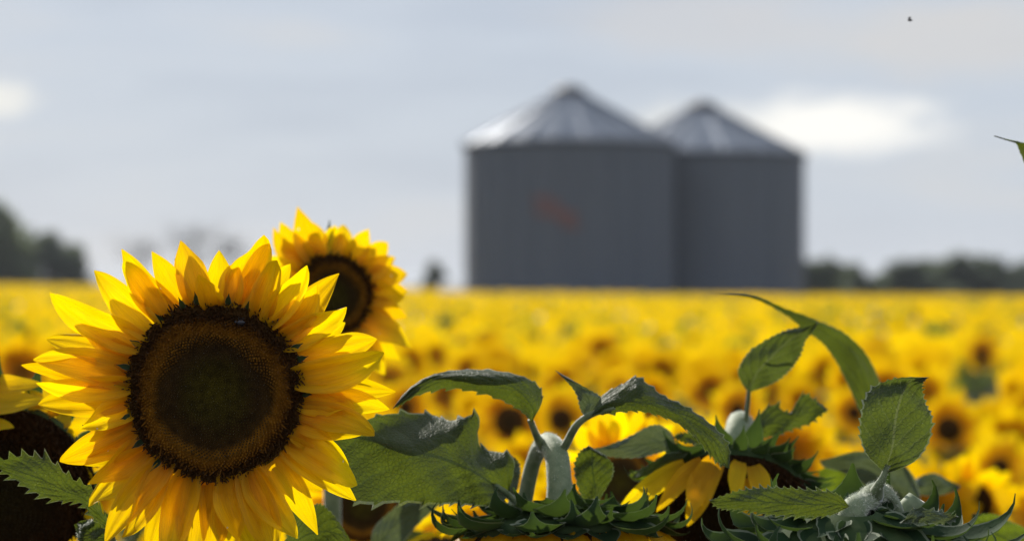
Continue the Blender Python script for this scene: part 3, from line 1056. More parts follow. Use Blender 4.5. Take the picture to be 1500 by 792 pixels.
def nodding_centre():
    D = 2.45
    c = P(822, 780, D)
    root = plant('nodding_sunflower', c, 'drooping sunflower at bottom centre seen from behind, with a pale bent neck', FG, (-0.05, 0.12))
    H = Head(root, c, (0.03, -0.10, -0.99), 0.1, up=(0, 1, 0), seed=14)
    H.disc('disc_dark', 0)
    H.back(0.22, 0.2)
    r = np.random.default_rng(6)
    for k in range(26):
        a = 2 * math.pi * (k + r.uniform(-0.2, 0.2)) / 26
        H.petal(a, r.uniform(0.06, 0.085), 0.03, rbase=0.98, lift=r.uniform(0.5, 1.0), h=-0.03, curl=r.uniform(-0.2, 0.6), twist=r.uniform(-0.5, 0.5), nu=11, nv=7)
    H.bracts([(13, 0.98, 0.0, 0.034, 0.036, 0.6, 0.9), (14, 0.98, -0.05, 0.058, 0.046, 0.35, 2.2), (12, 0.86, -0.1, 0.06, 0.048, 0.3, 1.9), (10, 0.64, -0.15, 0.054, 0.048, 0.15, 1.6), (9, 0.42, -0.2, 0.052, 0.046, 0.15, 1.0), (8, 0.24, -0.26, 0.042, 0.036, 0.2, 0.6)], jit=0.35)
    z0 = base_of(root)
    neck = [z0, z0 + (0, 0, 0.9), P(752, 860, 2.58), P(768, 740, 2.57), P(783, 672, 2.55), P(801, 648, 2.51), P(815, 666, 2.475), H.at(0, 0, -0.5 * H.R), H.at(0, 0, -0.12 * H.R)]
    stem(root, neck, [0.018, 0.016, 0.011, 0.008, 0.008, 0.0105, 0.012, 0.0125, 0.016], 'stem_pale', n=90, fuzz=900, fl=0.003)
    # arched leaf on the left of the neck
    v, f = tube([P(797, 655, 2.5), P(787, 640, 2.48), P(777, 615, 2.46)], [0.007, 0.004, 0.0032], 12, 8)
    part('petiole', v, f, MT['stem'], root)
    leaf(root, [((779, 618),), ((766, 604), (781, 598, -6), (795, 584)), ((742, 589), (757, 570, -10), (783, 560, 12)), ((702, 575), (716, 557, -12), (742, 545, 14)), ((655, 569), (662, 551, -10), (680, 541, 12)),
                ((613, 578), (618, 562, -8), (632, 549, 8)), ((588, 592), (592, 582), (598, 570)), ((574, 599),)], 2.46, 2.42, 'leaf', serr=6, seed=15, teeth=3, bulge=-0.004)
    # big leaf spread to the left
    leaf(root, [((745, 726),), ((722, 738, -14), (722, 710, -4), (752, 668, 26)), ((690, 741, -20), (696, 690, -6), (703, 652, 36)), ((664, 738, -22), (668, 680, -8), (700, 606, 44)), ((636, 740, -24), (638, 668, -8), (660, 615, 44)),
                ((585, 738, -22), (590, 655, -8), (622, 606, 42)), ((530, 736, -16), (540, 643, -6), (562, 606, 34)), ((500, 712), (508, 640), (518, 622)), ((478, 650),)], 2.47, 2.40, 'leaf', serr=11, nu=66, nv=15, seed=16, wavy=0.011, teeth=5)
    v, f = tube([P(800, 790, 2.56), P(768, 748, 2.52), P(742, 722, 2.47), P(715, 703, 2.465)], [0.006, 0.004, 0.0035, 0.002], 12, 8)
    part('petiole', v, f, MT['stem'], root)
    # leaf to the right on its curved stalk, with a curled lobe at its base
    v, f = tube([P(815, 668, 2.48), P(828, 652, 2.47), P(845, 622, 2.45), P(868, 606, 2.44), P(900, 597, 2.43)], [0.006, 0.0045, 0.004, 0.0035, 0.002], 16, 8)
    part('petiole', v, f, MT['stem'], root)
    leaf(root, [((866, 607),), ((885, 607), (886, 592, -5), (884, 578, 10)), ((922, 602), (918, 588, -9), (912, 562, 16)), ((952, 605), (945, 590, -10), (934, 552, 18)), ((985, 616), (978, 600, -9), (970, 578, 14)),
                ((1012, 634), (1010, 616, -7), (1010, 598, 8)), ((1034, 658), (1042, 640, -4), (1050, 628, 4)), ((1052, 678), (1060, 666), (1068, 654)), ((1068, 686),)], 2.44, 2.40, 'leaf', serr=7, nu=54, seed=17, teeth=3, bulge=-0.003)
    leaf(root, [((858, 614),), ((850, 598), (864, 594, -5), (880, 588, 4)), ((845, 578), (858, 577, -6), (876, 578, 5)), ((832, 560), (840, 562, -4), (852, 564)), ((813, 542),)], 2.45, 2.44, 'leaf_grey', serr=2, nu=24, seed=18, name='leaf_lobe')
    # darker leaves round the neck
    leaf(root, [((872, 745),), ((852, 725), (872, 715, -4), (888, 715)), ((842, 690), (868, 686, -5), (898, 692)), ((848, 664), (868, 664, -3), (892, 672)), ((862, 652),)], 2.53, 2.52, 'leaf', serr=3, nu=28, seed=19)
    leaf(root, [((752, 735),), ((728, 722), (742, 712), (760, 705)), ((716, 700), (736, 692), (762, 688)), ((722, 676), (738, 672), (756, 672)), ((742, 662),)], 2.62, 2.62, 'leaf_grey', serr=2, nu=24, seed=20)
    leaf(root, [((742, 745),), ((720, 742), (722, 730), (728, 720)), ((700, 730), (700, 722), (704, 714)), ((684, 722),)], 2.5, 2.52, 'leaf_grey', serr=2, nu=20, seed=21)


nodding_centre()


def nodding_middle():
    D = 2.68
    c = P(1070, 738, D)
    root = plant('nodding_sunflower', c, 'drooping sunflower with dark shaded face and few hanging petals, right of centre', FG, (0.02, 0.16))
    H = Head(root, c, (-0.05, -0.7, -0.71), 0.086, up=(0, -0.3, 1), seed=23)
    H.disc('disc_dark', 900)
    H.back(0.5, 0.2)
    px = D / FPX
    r = np.random.default_rng(31)
    # wilting petals that hang down across the face, root and tip where they show
    for (bx, by, tx, ty, w, bow) in [(1004, 680, 893, 752, 34, -14), (1030, 676, 958, 742, 30, -10), (1052, 672, 1003, 764, 44, -10), (1035, 682, 1010, 752, 38, -4), (1084, 676, 1074, 728, 30, 0),
                                     (1102, 682, 1126, 748, 34, 6), (1096, 700, 1108, 782, 36, 6)]:
        b, t = P(bx, by, D - 0.075), P(tx, ty, D - 0.105)
        v, f, uv = petal_mesh(b, t - b, (0.1, -1, 0.1), np.linalg.norm(t - b) * 1.03, 0.9 * w * px, curl=r.uniform(-0.2, 0.2), fold=0.2, twist=r.uniform(-0.4, 0.4), side=bow / 60, nu=11, nv=7, seed=int(r.integers(999)))
        part('petal', v, f, MT['petal'], root, uv)
    for k in range(14):
        a = math.pi * 1.05 + math.pi * 0.9 * k / 13
        H.petal(a, 0.06, 0.026, rbase=0.97, lift=r.uniform(0.2, 0.7), curl=r.uniform(-0.2, 0.5), nu=9, nv=5)
    H.bracts([(13, 0.98, -0.04, 0.042, 0.022, 0.25, 0.9), (12, 0.9, -0.16, 0.046, 0.024, 0.25, 0.8), (9, 0.62, -0.3, 0.055, 0.026, 0.25, 0.8), (7, 0.36, -0.42, 0.05, 0.024, 0.3, 0.6)], (-0.35, math.pi + 0.35), jit=0.4)
    z0 = base_of(root)
    neck = [z0, z0 + (0, 0, 0.9), P(1092, 840, 2.83), P(1092, 700, 2.83), P(1090, 640, 2.81), P(1084, 620, 2.77), P(1078, 640, 2.735), P(1074, 672, 2.72), H.at(0, 0, -0.4 * H.R)]
    stem(root, neck, [0.018, 0.016, 0.013, 0.0135, 0.014, 0.0145, 0.014, 0.015, 0.02], 'stem_pale', n=80, fuzz=500, fl=0.003)
    v, f = tube([P(1090, 622, 2.75), P(1094, 605, 2.74), P(1097, 572, 2.72)], [0.005, 0.0028, 0.0026], 10, 8)
    part('petiole', v, f, MT['stem'], root)
    leaf(root, [((1097, 575),), ((1084, 556), (1103, 558, -4), (1116, 568)), ((1081, 540), (1112, 542, -6), (1138, 557)), ((1096, 517), (1128, 524, -7), (1158, 541)), ((1124, 497), (1147, 506, -6), (1170, 525)),
                ((1150, 485), (1165, 492, -4), (1178, 503)), ((1176, 478), (1182, 482), (1188, 488)), ((1198, 472),)], 2.72, 2.66, 'leaf_pale_veined', serr=2.5, seed=24)
    leaf(root, [((1104, 640),), ((1120, 641), (1114, 627, -3), (1110, 612)), ((1140, 636), (1138, 618, -5), (1133, 592)), ((1162, 628), (1160, 612, -5), (1156, 603)), ((1186, 621), (1182, 604, -3), (1176, 576)), ((1202, 609), (1200, 602), (1194, 585)), ((1214, 600),)],
         2.72, 2.70, 'leaf', serr=7, seed=25, teeth=4)
    leaf(root, [((992, 652),), ((974, 660), (980, 645, 4), (980, 630)), ((940, 669), (945, 650, 2), (955, 622)), ((895, 669), (905, 655), (915, 643)), ((868, 663), (876, 658), (882, 654)), ((848, 659),)], 2.66, 2.60, 'leaf_grey', serr=1.5, seed=26)
    # a pale leaf stub and a crumpled small leaf among the bracts
    leaf(root, [((1010, 660),), ((985, 682), (980, 672), (976, 664)), ((955, 696), (950, 690), (944, 684)), ((930, 704), (925, 700), (922, 694)), ((912, 680),)], 2.62, 2.6, 'leaf_bright', serr=2, nu=24, seed=27)
    leaf(root, [((1045, 652),), ((1030, 650), (1026, 642), (1024, 634)), ((1006, 648), (1002, 640), (1000, 634)), ((985, 640),)], 2.62, 2.6, 'leaf', serr=4, nu=24, seed=28)


nodding_middle()


def nodding_front():
    D = 2.24
    c = P(1248, 826, D)
    root = plant('nodding_sunflower', c, 'sharp drooping sunflower head at bottom right with fuzzy neck and upright round leaf', FG, (0.06, 0.1))
    H = Head(root, c, (0.0, 0.14, -0.98), 0.1, up=(0, 1, 0), seed=33)
    H.disc('disc_dark', 0)
    H.back(0.4, 0.2)
    r = np.random.default_rng(44)
    for k in range(24):
        a = 2 * math.pi * k / 24
        H.petal(a + r.uniform(-0.1, 0.1), r.uniform(0.06, 0.08), 0.028, rbase=0.98, lift=r.uniform(0.6, 1.1), curl=r.uniform(-0.2, 0.5), nu=9, nv=5)
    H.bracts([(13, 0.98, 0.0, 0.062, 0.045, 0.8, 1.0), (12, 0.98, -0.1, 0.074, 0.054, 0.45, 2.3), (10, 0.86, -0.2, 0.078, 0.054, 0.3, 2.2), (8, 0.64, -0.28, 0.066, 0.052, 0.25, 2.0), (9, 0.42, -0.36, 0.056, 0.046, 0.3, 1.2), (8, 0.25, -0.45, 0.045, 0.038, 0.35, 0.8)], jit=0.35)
    z0 = base_of(root)
    neck = [z0, z0 + (0.01, 0, 0.9), P(1345, 860, 2.34), P(1318, 780, 2.33), P(1302, 738, 2.31), P(1285, 722, 2.285), P(1266, 736, 2.262), H.at(0, 0, -0.5 * H.R), H.at(0, 0, -0.25 * H.R)]
    stem(root, neck, [0.019, 0.017, 0.012, 0.0105, 0.0105, 0.0105, 0.011, 0.012, 0.017], 'stem_pale', n=90, fuzz=2600, fl=0.0028)
    v, f = tube([P(1282, 726, 2.27), P(1287, 712, 2.255), P(1293, 700, 2.25), P(1300, 680, 2.25)], [0.0085, 0.005, 0.0036, 0.002], 12, 8)
    pt = part('petiole', v, f, MT['stem'], root)
    hairs(pt, v, f, 240, 0.0022, 8)
    leaf(root, [((1299, 693),), ((1284, 681), (1301, 678, -3), (1320, 684)), ((1268, 664), (1305, 660, -6), (1345, 670)), ((1259, 635), (1309, 635, -8), (1362, 645)), ((1261, 604), (1314, 608, -8), (1366, 612)),
                ((1273, 574), (1319, 582, -6), (1359, 594)), ((1299, 558), (1327, 565, -4), (1352, 572)), ((1322, 552), (1338, 556, -5), (1350, 560)), ((1360, 552),)], 2.25, 2.24, 'leaf_pale_veined', serr=4.5, nu=60, nv=15, seed=35, wavy=0.005, teeth=3)
    leaf(root, [((1246, 742),), ((1215, 754), (1222, 738, -2), (1222, 721)), ((1175, 756), (1180, 738, -4), (1178, 716)), ((1127, 753), (1135, 736, -5), (1140, 713)), ((1088, 747), (1098, 733, -4), (1104, 715)), ((1056, 745), (1064, 734, -2), (1070, 721)), ((1038, 732),)],
         2.2, 2.17, 'leaf', serr=7.5, nu=60, seed=36, wavy=0.003, teeth=3)
    leaf(root, [((1318, 765),), ((1345, 766), (1342, 756), (1338, 745)), ((1372, 766), (1372, 756, -3), (1368, 747)), ((1392, 764), (1394, 758), (1392, 752)), ((1404, 756),)], 2.2, 2.2, 'leaf_grey', serr=6, nu=26, seed=37, teeth=3)


nodding_front()


def behind_right():
    """two blurred plants behind the drooping one on the right"""
    D = 3.0
    c = P(1330, 905, D)
    root = plant('sunflower', c, 'blurred leafy sunflower plant behind the upright round leaf, long arching leaf on top', FG, (0.0, 0.03))
    z0 = base_of(root)
    stem(root, [z0, z0 + (0, 0, 0.9), P(1330, 905, D), P(1318, 800, D), P(1312, 720, D)], [0.016, 0.013, 0.012, 0.01, 0.005])
    leaf(root, [((1290, 640),), ((1262, 606), (1276, 600, -4), (1293, 596)), ((1244, 566), (1266, 560, -7), (1292, 566)), ((1226, 530), (1250, 520, -8), (1272, 522)), ((1204, 502), (1222, 496, -6), (1240, 490)), ((1180, 484), (1192, 478), (1204, 472)),
                ((1145, 457), (1148, 454), (1151, 452)), ((1098, 436), (1100, 434), (1101, 433)), ((1038, 431),)], 2.92, 2.80, 'leaf', serr=1.5, nu=50, seed=40)
    v, f = tube([P(1312, 740, D), P(1302, 690, 2.97), P(1290, 640, 2.92)], [0.004, 0.003, 0.0025], 10, 8)
    part('petiole', v, f, MT['stem'], root)
    leaf(root, [((1312, 735),), ((1270, 738), (1285, 715), (1292, 690)), ((1235, 735), (1258, 700, -6), (1270, 672)), ((1205, 722), (1232, 690, -6), (1250, 668)), ((1200, 690), (1212, 682), (1226, 672))], 2.95, 2.88, 'leaf_bright', serr=1, nu=30, seed=41)
    leaf(root, [((1335, 748),), ((1304, 744), (1322, 726, -3), (1347, 734)), ((1272, 714), (1302, 700, -5), (1340, 700)), ((1238, 692), (1268, 676, -4), (1312, 672)), ((1208, 684), (1228, 672), (1257, 660)), ((1200, 674),)], 2.9, 2.86, 'leaf_grey', serr=1, nu=30, seed=42)
    leaf(root, [((1318, 720),), ((1345, 724), (1345, 712, -3), (1345, 700)), ((1372, 726), (1372, 712, -4), (1366, 692)), ((1398, 718), (1396, 712), (1390, 703)), ((1408, 712),)], 2.95, 2.93, 'leaf_grey', serr=1, nu=24, seed=43)
    # the bloom with the dark face behind it
    D2 = 4.8
    c = P(1410, 742, D2)
    root = plant('sunflower', c, 'blurred sunflower with dark shaded disc beyond the lower right leaves', FG, (0, 0.1))
    H = Head(root, c, (0.05, -0.9, -0.4), 0.062, seed=50)
    H.disc('disc_dark')
    H.back()
    r = np.random.default_rng(51)
    for k in range(22):
        H.petal(2 * math.pi * k / 22 + r.uniform(-0.1, 0.1), r.uniform(0.05, 0.07), 0.034, lift=r.uniform(-0.1, 0.4), curl=r.uniform(-0.3, 0.4), nu=9, nv=5)
    z0 = base_of(root)
    stem(root, [z0, z0 + (0, 0, 1), P(1410, 800, D2 + 0.1), H.at(0, 0, -0.3 * H.R)], [0.014, 0.012, 0.011, 0.012])
    leaf(root, [((1412, 830),), ((1440, 775), (1450, 752), (1438, 735)), ((1470, 770), (1470, 745), (1462, 728)), ((1500, 735),)], D2 + 0.08, D2, 'leaf_far', serr=1, nu=20, seed=52)
    D3 = 2.78
    c = P(1490, 905, D3)
    root = plant('sunflower', c, 'blurred sunflower plant in the lower right corner showing one broad leaf', FG, (0, 0.03))
    z0 = base_of(root)
    stem(root, [z0, z0 + (0, 0, 1), c, P(1510, 820, D3)], [0.015, 0.013, 0.011, 0.006])
    leaf(root, [((1515, 822),), ((1475, 830), (1485, 795, -4), (1505, 778)), ((1435, 812), (1455, 778, -6), (1482, 764)), ((1422, 775), (1436, 764, -4), (1456, 752)), ((1424, 752),)], D3, D3 - 0.05, 'leaf_bright', serr=1, nu=28, seed=54)
    # tall plant beyond the right edge: only a leaf tip leans into the picture
    D4 = 2.55
    c = P(1600, 330, D4)
    root = plant('sunflower', c, 'tall sunflower plant outside the right edge, only a leaf tip showing in the sky', FG, (0, 0.0))
    z0 = base_of(root)
    stem(root, [z0, z0 + (0, 0, 1.1), c, P(1590, 200, D4)], [0.016, 0.014, 0.01, 0.006])
    leaf(root, [((1590, 215),), ((1560, 262), (1555, 225), (1556, 196)), ((1518, 268), (1516, 230), (1520, 203)), ((1495, 226), (1498, 218), (1500, 210)), ((1489, 211), (1490, 209), (1491, 207)), ((1476, 207), (1476, 205), (1476, 204)), ((1457, 199),)],
         D4, D4 - 0.1, 'leaf', serr=1, nu=40, seed=56)


behind_right()


def behind_centre():
    D = 3.35
    spec = [((905, 704), 3.3, 0.052, (0.35, -0.92, -0.1), 'blurred sunflower with rusty brown disc behind the bent pale neck', 60),
            ((532, 738), 3.4, 0.055, (0.1, -0.97, -0.15), 'blurred brown-centred sunflower low between the two left blooms and the big leaf', 61)]
    for (p, D, R, n, lb, sd) in spec:
        c = P(p[0], p[1], D)
        root = plant('sunflower', c, lb, FG, (0, 0.1))
        H = Head(root, c, n, R, seed=sd)
        H.disc('disc', 0)
        H.back()
        r = np.random.default_rng(sd)
        for k in range(24):
            H.petal(2 * math.pi * k / 24 + r.uniform(-0.1, 0.1), r.uniform(0.05, 0.066), 0.032, lift=r.uniform(-0.1, 0.3), curl=r.uniform(-0.3, 0.4), nu=9, nv=5)
        z0 = base_of(root)
        stem(root, [z0, z0 + (0, 0, 1), P(p[0] - 5, p[1] + 90, D + 0.1), H.at(0, 0, -0.3 * H.R)], [0.014, 0.012, 0.011, 0.012])
        leaf(root, [((p[0], p[1] + 130),), ((p[0] + 20, p[1] + 70), (p[0] + 34, p[1] + 84), (p[0] + 40, p[1] + 100)), ((p[0] + 60, p[1] + 40), (p[0] + 68, p[1] + 60), (p[0] + 80, p[1] + 75)), ((p[0] + 100, p[1] + 40),)], D, D - 0.05, 'leaf_far', serr=1, nu=20, seed=sd)
    D = 2.72
    c = P(650, 850, D)
    root = plant('sunflower', c, 'sunflower below the big left leaf, a broad yellow petal and pale leaf rib showing', FG, (0, 0.12))
    H = Head(root, c, (0.0, -0.75, 0.65), 0.06, seed=66)
    H.disc('disc_dark')
    H.back()
    r = np.random.default_rng(67)
    for (x, y, w) in [(664, 736, 52), (606, 748, 56), (575, 792, 50), (640, 742, 44), (700, 752, 44), (740, 790, 44), (560, 850, 44), (580, 910, 44), (740, 900, 44), (660, 950, 44)]:
        H.petal_to(P(x, y, D), w * D / FPX * 1.1, dz=0.0, curl=r.uniform(-0.1, 0.2), nu=11, nv=7, rbase=0.9)
    z0 = base_of(root)
    stem(root, [z0, z0 + (0, 0, 1), P(650, 930, D + 0.12), H.at(0, 0, -0.3 * H.R)], [0.014, 0.012, 0.011, 0.012])
    leaf(root, [((545, 830),), ((575, 812), (558, 795), (545, 780)), ((612, 768), (585, 760), (568, 752)), ((640, 742), (615, 738), (596, 732)), ((660, 722),)], 2.8, 2.78, 'leaf_grey', serr=1, nu=24, seed=68)
    v, f = tube([P(610, 960, 2.83), P(560, 880, 2.82), P(545, 830, 2.8)], [0.006, 0.004, 0.003], 10, 8)
    part('petiole', v, f, MT['stem'], root)


behind_centre()


def insect():
    p = P(1333, 30, 2.6)
    root = thing('flying_insect', p, 'tiny dark insect flying in the sky at upper right', 'insect')
    v = []
    for i in range(7):
        t = math.pi * i / 6
        for k in range(8):
            a = 2 * math.pi * k / 8
            v.append((0.0028 * math.cos(t), 0.0013 * math.sin(t) * math.cos(a), 0.0013 * math.sin(t) * math.sin(a)))
    part('body', v, grid_faces(7, 8, 0, True), MT['beetle'], root, world=False)
    for s in (-1, 1):
        part('wing', [(0, 0, 0.001), (0.001, s * 0.003, 0.003), (-0.0015, s * 0.0045, 0.0035), (-0.002, s * 0.001, 0.0015)], [(0, 1, 2, 3)], MT['wing'], root, world=False)


insect()


# ------------------------------------------------------------------ the field
def corolla_arrays(R, L, npet, seed, nu=4, nv=3, layers=2):
    r = np.random.default_rng(seed)
    V, F, UV = [], [], []
    for ly in range(layers):
        for k in range(npet):
            a = 2 * math.pi * (k + 0.5 * ly + r.uniform(-0.25, 0.25)) / npet
            d = np.array([math.cos(a), 0, math.sin(a)])
            lift = r.uniform(-0.15, 0.35) - 0.15 * ly
            n = np.array([0, -1.0, 0])
            v, f, uv = petal_mesh(d * R * 0.9 + n * (-0.006 * ly), d * math.cos(lift) + n * math.sin(lift), n, L * r.uniform(0.75, 1.15), L * r.uniform(0.42, 0.56),
                                  curl=r.uniform(-0.4, 0.5), twist=r.uniform(-0.6, 0.6), nu=nu, nv=nv, seed=int(r.integers(1e6)))
            F += [tuple(q + len(V) for q in ff) for ff in f]
            V += list(v)
            UV += list(uv)
    return np.array(V), F, UV


def simple_leaf(base, d, up, length, width, droop, nu=6, nv=3):
    d = unit(d)
    s = np.cross(d, [0, 0, 1.0])
    V, UV = [], []
    pos = np.array(base, float)
    for i in range(nu):
        u = i / (nu - 1)
        th = up - droop * u
        if i:
            pos = pos + (d * math.cos(th) + np.array([0, 0, math.sin(th)])) * length / (nu - 1)
        w = width * 0.5 * (0.08 if u < 0.12 else math.sin(math.pi * min(1, (u - 0.02) ** 0.75)) + 0.02)
        for k in range(nv):
            x = -1 + 2 * k / (nv - 1)
            V.append(pos + s * x * w + np.array([0, 0, 0.15 * abs(x) * w]))
            UV.append((u, x))
    return V, grid_faces(nu, nv), UV


class Proto:
    """parts of a field sunflower as shared meshes, head at the origin, face looking to -y"""

    def __init__(self, R, L, npet, seed):
        v, f, uv = corolla_arrays(R, L * 1.06, npet + 3, seed, nu=6, nv=5, layers=1)
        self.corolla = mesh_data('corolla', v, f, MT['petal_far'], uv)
        V, rad = [], []
        for i in range(7):
            rr = i / 6
            for k in range(16):
                a = 2 * math.pi * k / 16
                V.append((rr * R * math.cos(a), -0.012 * (1 - rr ** 2) - 0.004, rr * R * math.sin(a)))
                rad.append(rr)
        self.disc = mesh_data('disc', V, grid_faces(7, 16, 0, True), MT['disc_far'], None, rad)
        V = []
        for rr, y in ((R * 1.0, 0.004), (R * 0.9, 0.02), (R * 0.4, 0.035), (0.01, 0.045)):
            for k in range(12):
                a = 2 * math.pi * k / 12
                V.append((rr * math.cos(a), y, rr * math.sin(a)))
        self.calyx = mesh_data('calyx', V, grid_faces(4, 12, 0, True), MT['receptacle'])


protos = [Proto(0.054, 0.1, 17, 101), Proto(0.042, 0.105, 16, 102), Proto(0.064, 0.1, 18, 103), Proto(0.024, 0.115, 16, 104), Proto(0.017, 0.115, 15, 105)]
leaf_ms = []
for i in range(4):
    r0 = np.random.default_rng(200 + i)
    v, f, uv = simple_leaf((0, 0, 0), (0, -1, 0), r0.uniform(0.5, 0.9), r0.uniform(0.2, 0.27), r0.uniform(0.15, 0.19), r0.uniform(0.9, 1.6), 8, 5)
    leaf_ms.append(mesh_data('leaf', v, f, MT['leaf_far'], uv))
v, f = tube([(0, 0, -1.5), (0.01, 0.03, -0.9), (0, 0.09, -0.25), (0, 0.085, -0.06), (0, 0.04, 0.0)], [0.016, 0.014, 0.011, 0.01, 0.012], 14, 8)
stalk_m = mesh_data('stalk', v, f, MT['stem'])


def child(name, me, root, loc=(0, 0, 0), rot=(0, 0, 0)):
    o = link(bpy.data.objects.new(name, me))
    o.parent = root
    o.location = loc
    o.rotation_euler = rot
    return o


FIELD = 'sunflowers of the field'


def field_flower(x, y, z, yaw, pitch, s, k, r, label):
    g = ground_z(x, y)
    root = thing('field_sunflower', (x, y, g), label, 'sunflower', FIELD)
    h = z - g
    root.rotation_euler = (0, 0, yaw)
    for nm, me in (('corolla', protos[k].corolla), ('disc', protos[k].disc), ('calyx', protos[k].calyx)):
        o = child(nm, me, root, (0, -0.05, h), (pitch, 0, 0))
        o.scale = (s, s, s)
    st = child('stalk', stalk_m, root, (0, -0.05, h))
    st.scale = (1, 1, h / 1.5)
    for i in range(4):
        child('leaf', leaf_ms[int(r.integers(4))], root, (0, 0.03, h - 0.1 - 0.16 * i - 0.08 * r.random()), (0, 0, r.uniform(0, 6.28)))


fr = np.random.default_rng(77)
HEAD_DH = 0.51
placed, clear = [], []
# blooms that stand out in the photograph
for (px, py, D, s, k, lb) in [
        (745, 617, 8.9, 1.0, 2, 'blurred field sunflower with largest dark disc, between the arched leaf and the pale neck'),
        (824, 614, 9.6, 1.0, 0, 'blurred field sunflower with dark disc just right of the pale bent neck'),
        (1391, 628, 9.6, 1.05, 0, 'blurred field sunflower with dark disc right of the upright round leaf'),
        (1462, 685, 8.0, 0.9, 1, 'blurred field sunflower near the right edge, below the one with the larger disc'),
        (1040, 572, 12.0, 1.0, 3, 'blurred field sunflower with small dark centre above the curled leaf right of centre'),
        (1078, 600, 10.2, 0.95, 1, 'blurred field sunflower behind the round pale neck of the drooping middle head'),
        (822, 562, 12.6, 1.0, 3, 'blurred field sunflower with tiny brown centre above the curled leaf lobe'),
        (652, 578, 12.0, 0.95, 3, 'blurred field sunflower under the arched leaf, small brown centre'),
        (592, 596, 9.8, 0.9, 1, 'blurred field sunflower at the tip of the arched leaf, right of the large bloom'),
        (1252, 604, 10.4, 0.95, 1, 'blurred field sunflower left of the upright round leaf'),
        (1452, 620, 11.2, 0.95, 4, 'blurred field sunflower with small disc at right, beside the larger dark one'),
        (1438, 516, 17.5, 1.0, 0, 'blurred distant field sunflower with brown centre at upper right of the field'),
        (905, 655, 8.6, 1.0, 4, 'blurred field sunflower seen below the curled leaf, mostly petals'),
        (770, 690, 7.6, 1.0, 4, 'blurred field sunflower low behind the pale neck'),
        (1180, 670, 8.4, 1.0, 4, 'blurred field sunflower low behind the drooping middle head, mostly petals'),
        (700, 610, 9.8, 1.0, 4, 'blurred field sunflower between the arched leaf and the big leaf'),
        (30, 545, 8.5, 1.0, 4, 'blurred field sunflower at the left edge beside the large bloom')]:
    p = P(px, py, D)
    placed.append((p[0], p[1]))
    if k in (0, 1, 2, 3):
        clear.append((px, py, D))
    field_flower(p[0], p[1] + 0.05, p[2], fr.uniform(-0.15, 0.15), fr.uniform(-0.1, 0.1), s, k, fr, lb)

# planting: jittered rows; the nearest in view stand as single plants, the rest as one mass
pts = []
row = 4.6
while row < 175:
    half = 0.29 * row + 2.5
    step = 0.36
    for x in np.arange(-half, half, step):
        pts.append((x + fr.uniform(-0.13, 0.13), row + fr.uniform(-0.16, 0.16)))
    row += 0.36
pts = np.array(pts)


def field_end(x, y):
    px = 750 + x / y * FPX
    if px < 640:
        return 165
    if px < 1190:
        return 106
    return 128


def blocks(x, y):
    px, py = 750 + x / y * FPX, 417 + HEAD_DH / y * FPX
    return any(y < D + 0.1 and abs(px - a) < 60 + 480 / y and -30 < py - b < 95 and ((px - a) / (20 + 560 / y)) ** 2 + ((py - b) / 95) ** 2 < 1 for a, b, D in clear)


def thin(x, y):
    """gaps in the rows behind the blooms that catch full sun"""
    for a, b in placed:
        if b > 13:
            continue
        dx, dy = x - a, y - b
        t = dx * -0.43 + dy * 0.90
        if 0 < t < 0.85 and abs(dx * 0.90 + dy * 0.43) < 0.27:
            return True
    return False


keep = np.array([q[1] < field_end(*q) and not blocks(*q) and not thin(*q) for q in pts])
pts = pts[keep]
seen = []
for i, (x, y) in enumerate(pts):
    px, py = 750 + x / y * FPX, 417 + HEAD_DH / y * FPX
    seen.append(-60 < px < 1560 and py < 835 and min((x - a) ** 2 + (y - b) ** 2 for a, b in placed) > 0.04)
seen = np.array(seen)
far = np.array([min((x - a) ** 2 + (y - b) ** 2 for a, b in placed) > 0.04 if y < 20 else True for x, y in pts])
order = np.argsort(pts[:, 1])
single = [i for i in order if seen[i]][:300 - len(placed)]
sset = set(single)
LAB = 'blurred yellow sunflower in the dense field behind the foreground blooms'


def head_z(x, y):
    return ground_z(x, y) + CAM_H - HEAD_DH + fr.normal(0, 0.05)


for i in single:
    x, y = pts[i]
    field_flower(x, y, head_z(x, y), fr.normal(0, 0.35), fr.normal(0.05, 0.2), fr.uniform(0.85, 1.15), int(fr.choice([3, 3, 4, 4, 4, 4, 4])), fr, LAB)

# the remaining field, one mass: heads, stalks and leaves joined
rest = [i for i in range(len(pts)) if i not in sset and far[i]]


def joined(name, V, F, mat, parent, UV=None, rad=None):
    me = bpy.data.meshes.new(name)
    V = np.asarray(V, np.float32)
    F = np.asarray(F, np.int32)
    me.vertices.add(len(V))
    me.vertices.foreach_set('co', V.ravel())
    k = F.shape[1]
    me.loops.add(F.size)
    me.loops.foreach_set('vertex_index', F.ravel())
    me.polygons.add(len(F))
    me.polygons.foreach_set('loop_start', np.arange(0, F.size, k, dtype=np.int32))
    if UV is not None:
        ul = me.uv_layers.new(name='UVMap')
        ul.data.foreach_set('uv', np.asarray(UV, np.float32)[F.ravel()].ravel())
    if rad is not None:
        a = me.attributes.new('rad', 'FLOAT', 'POINT')
        a.data.foreach_set('value', np.asarray(rad, np.float32))
    me.materials.append(mat)
    me.update()
    me.validate()
    o = link(bpy.data.objects.new(name, me))
    o['kind'] = 'stuff'
    if parent:
        o.parent = parent
    return o


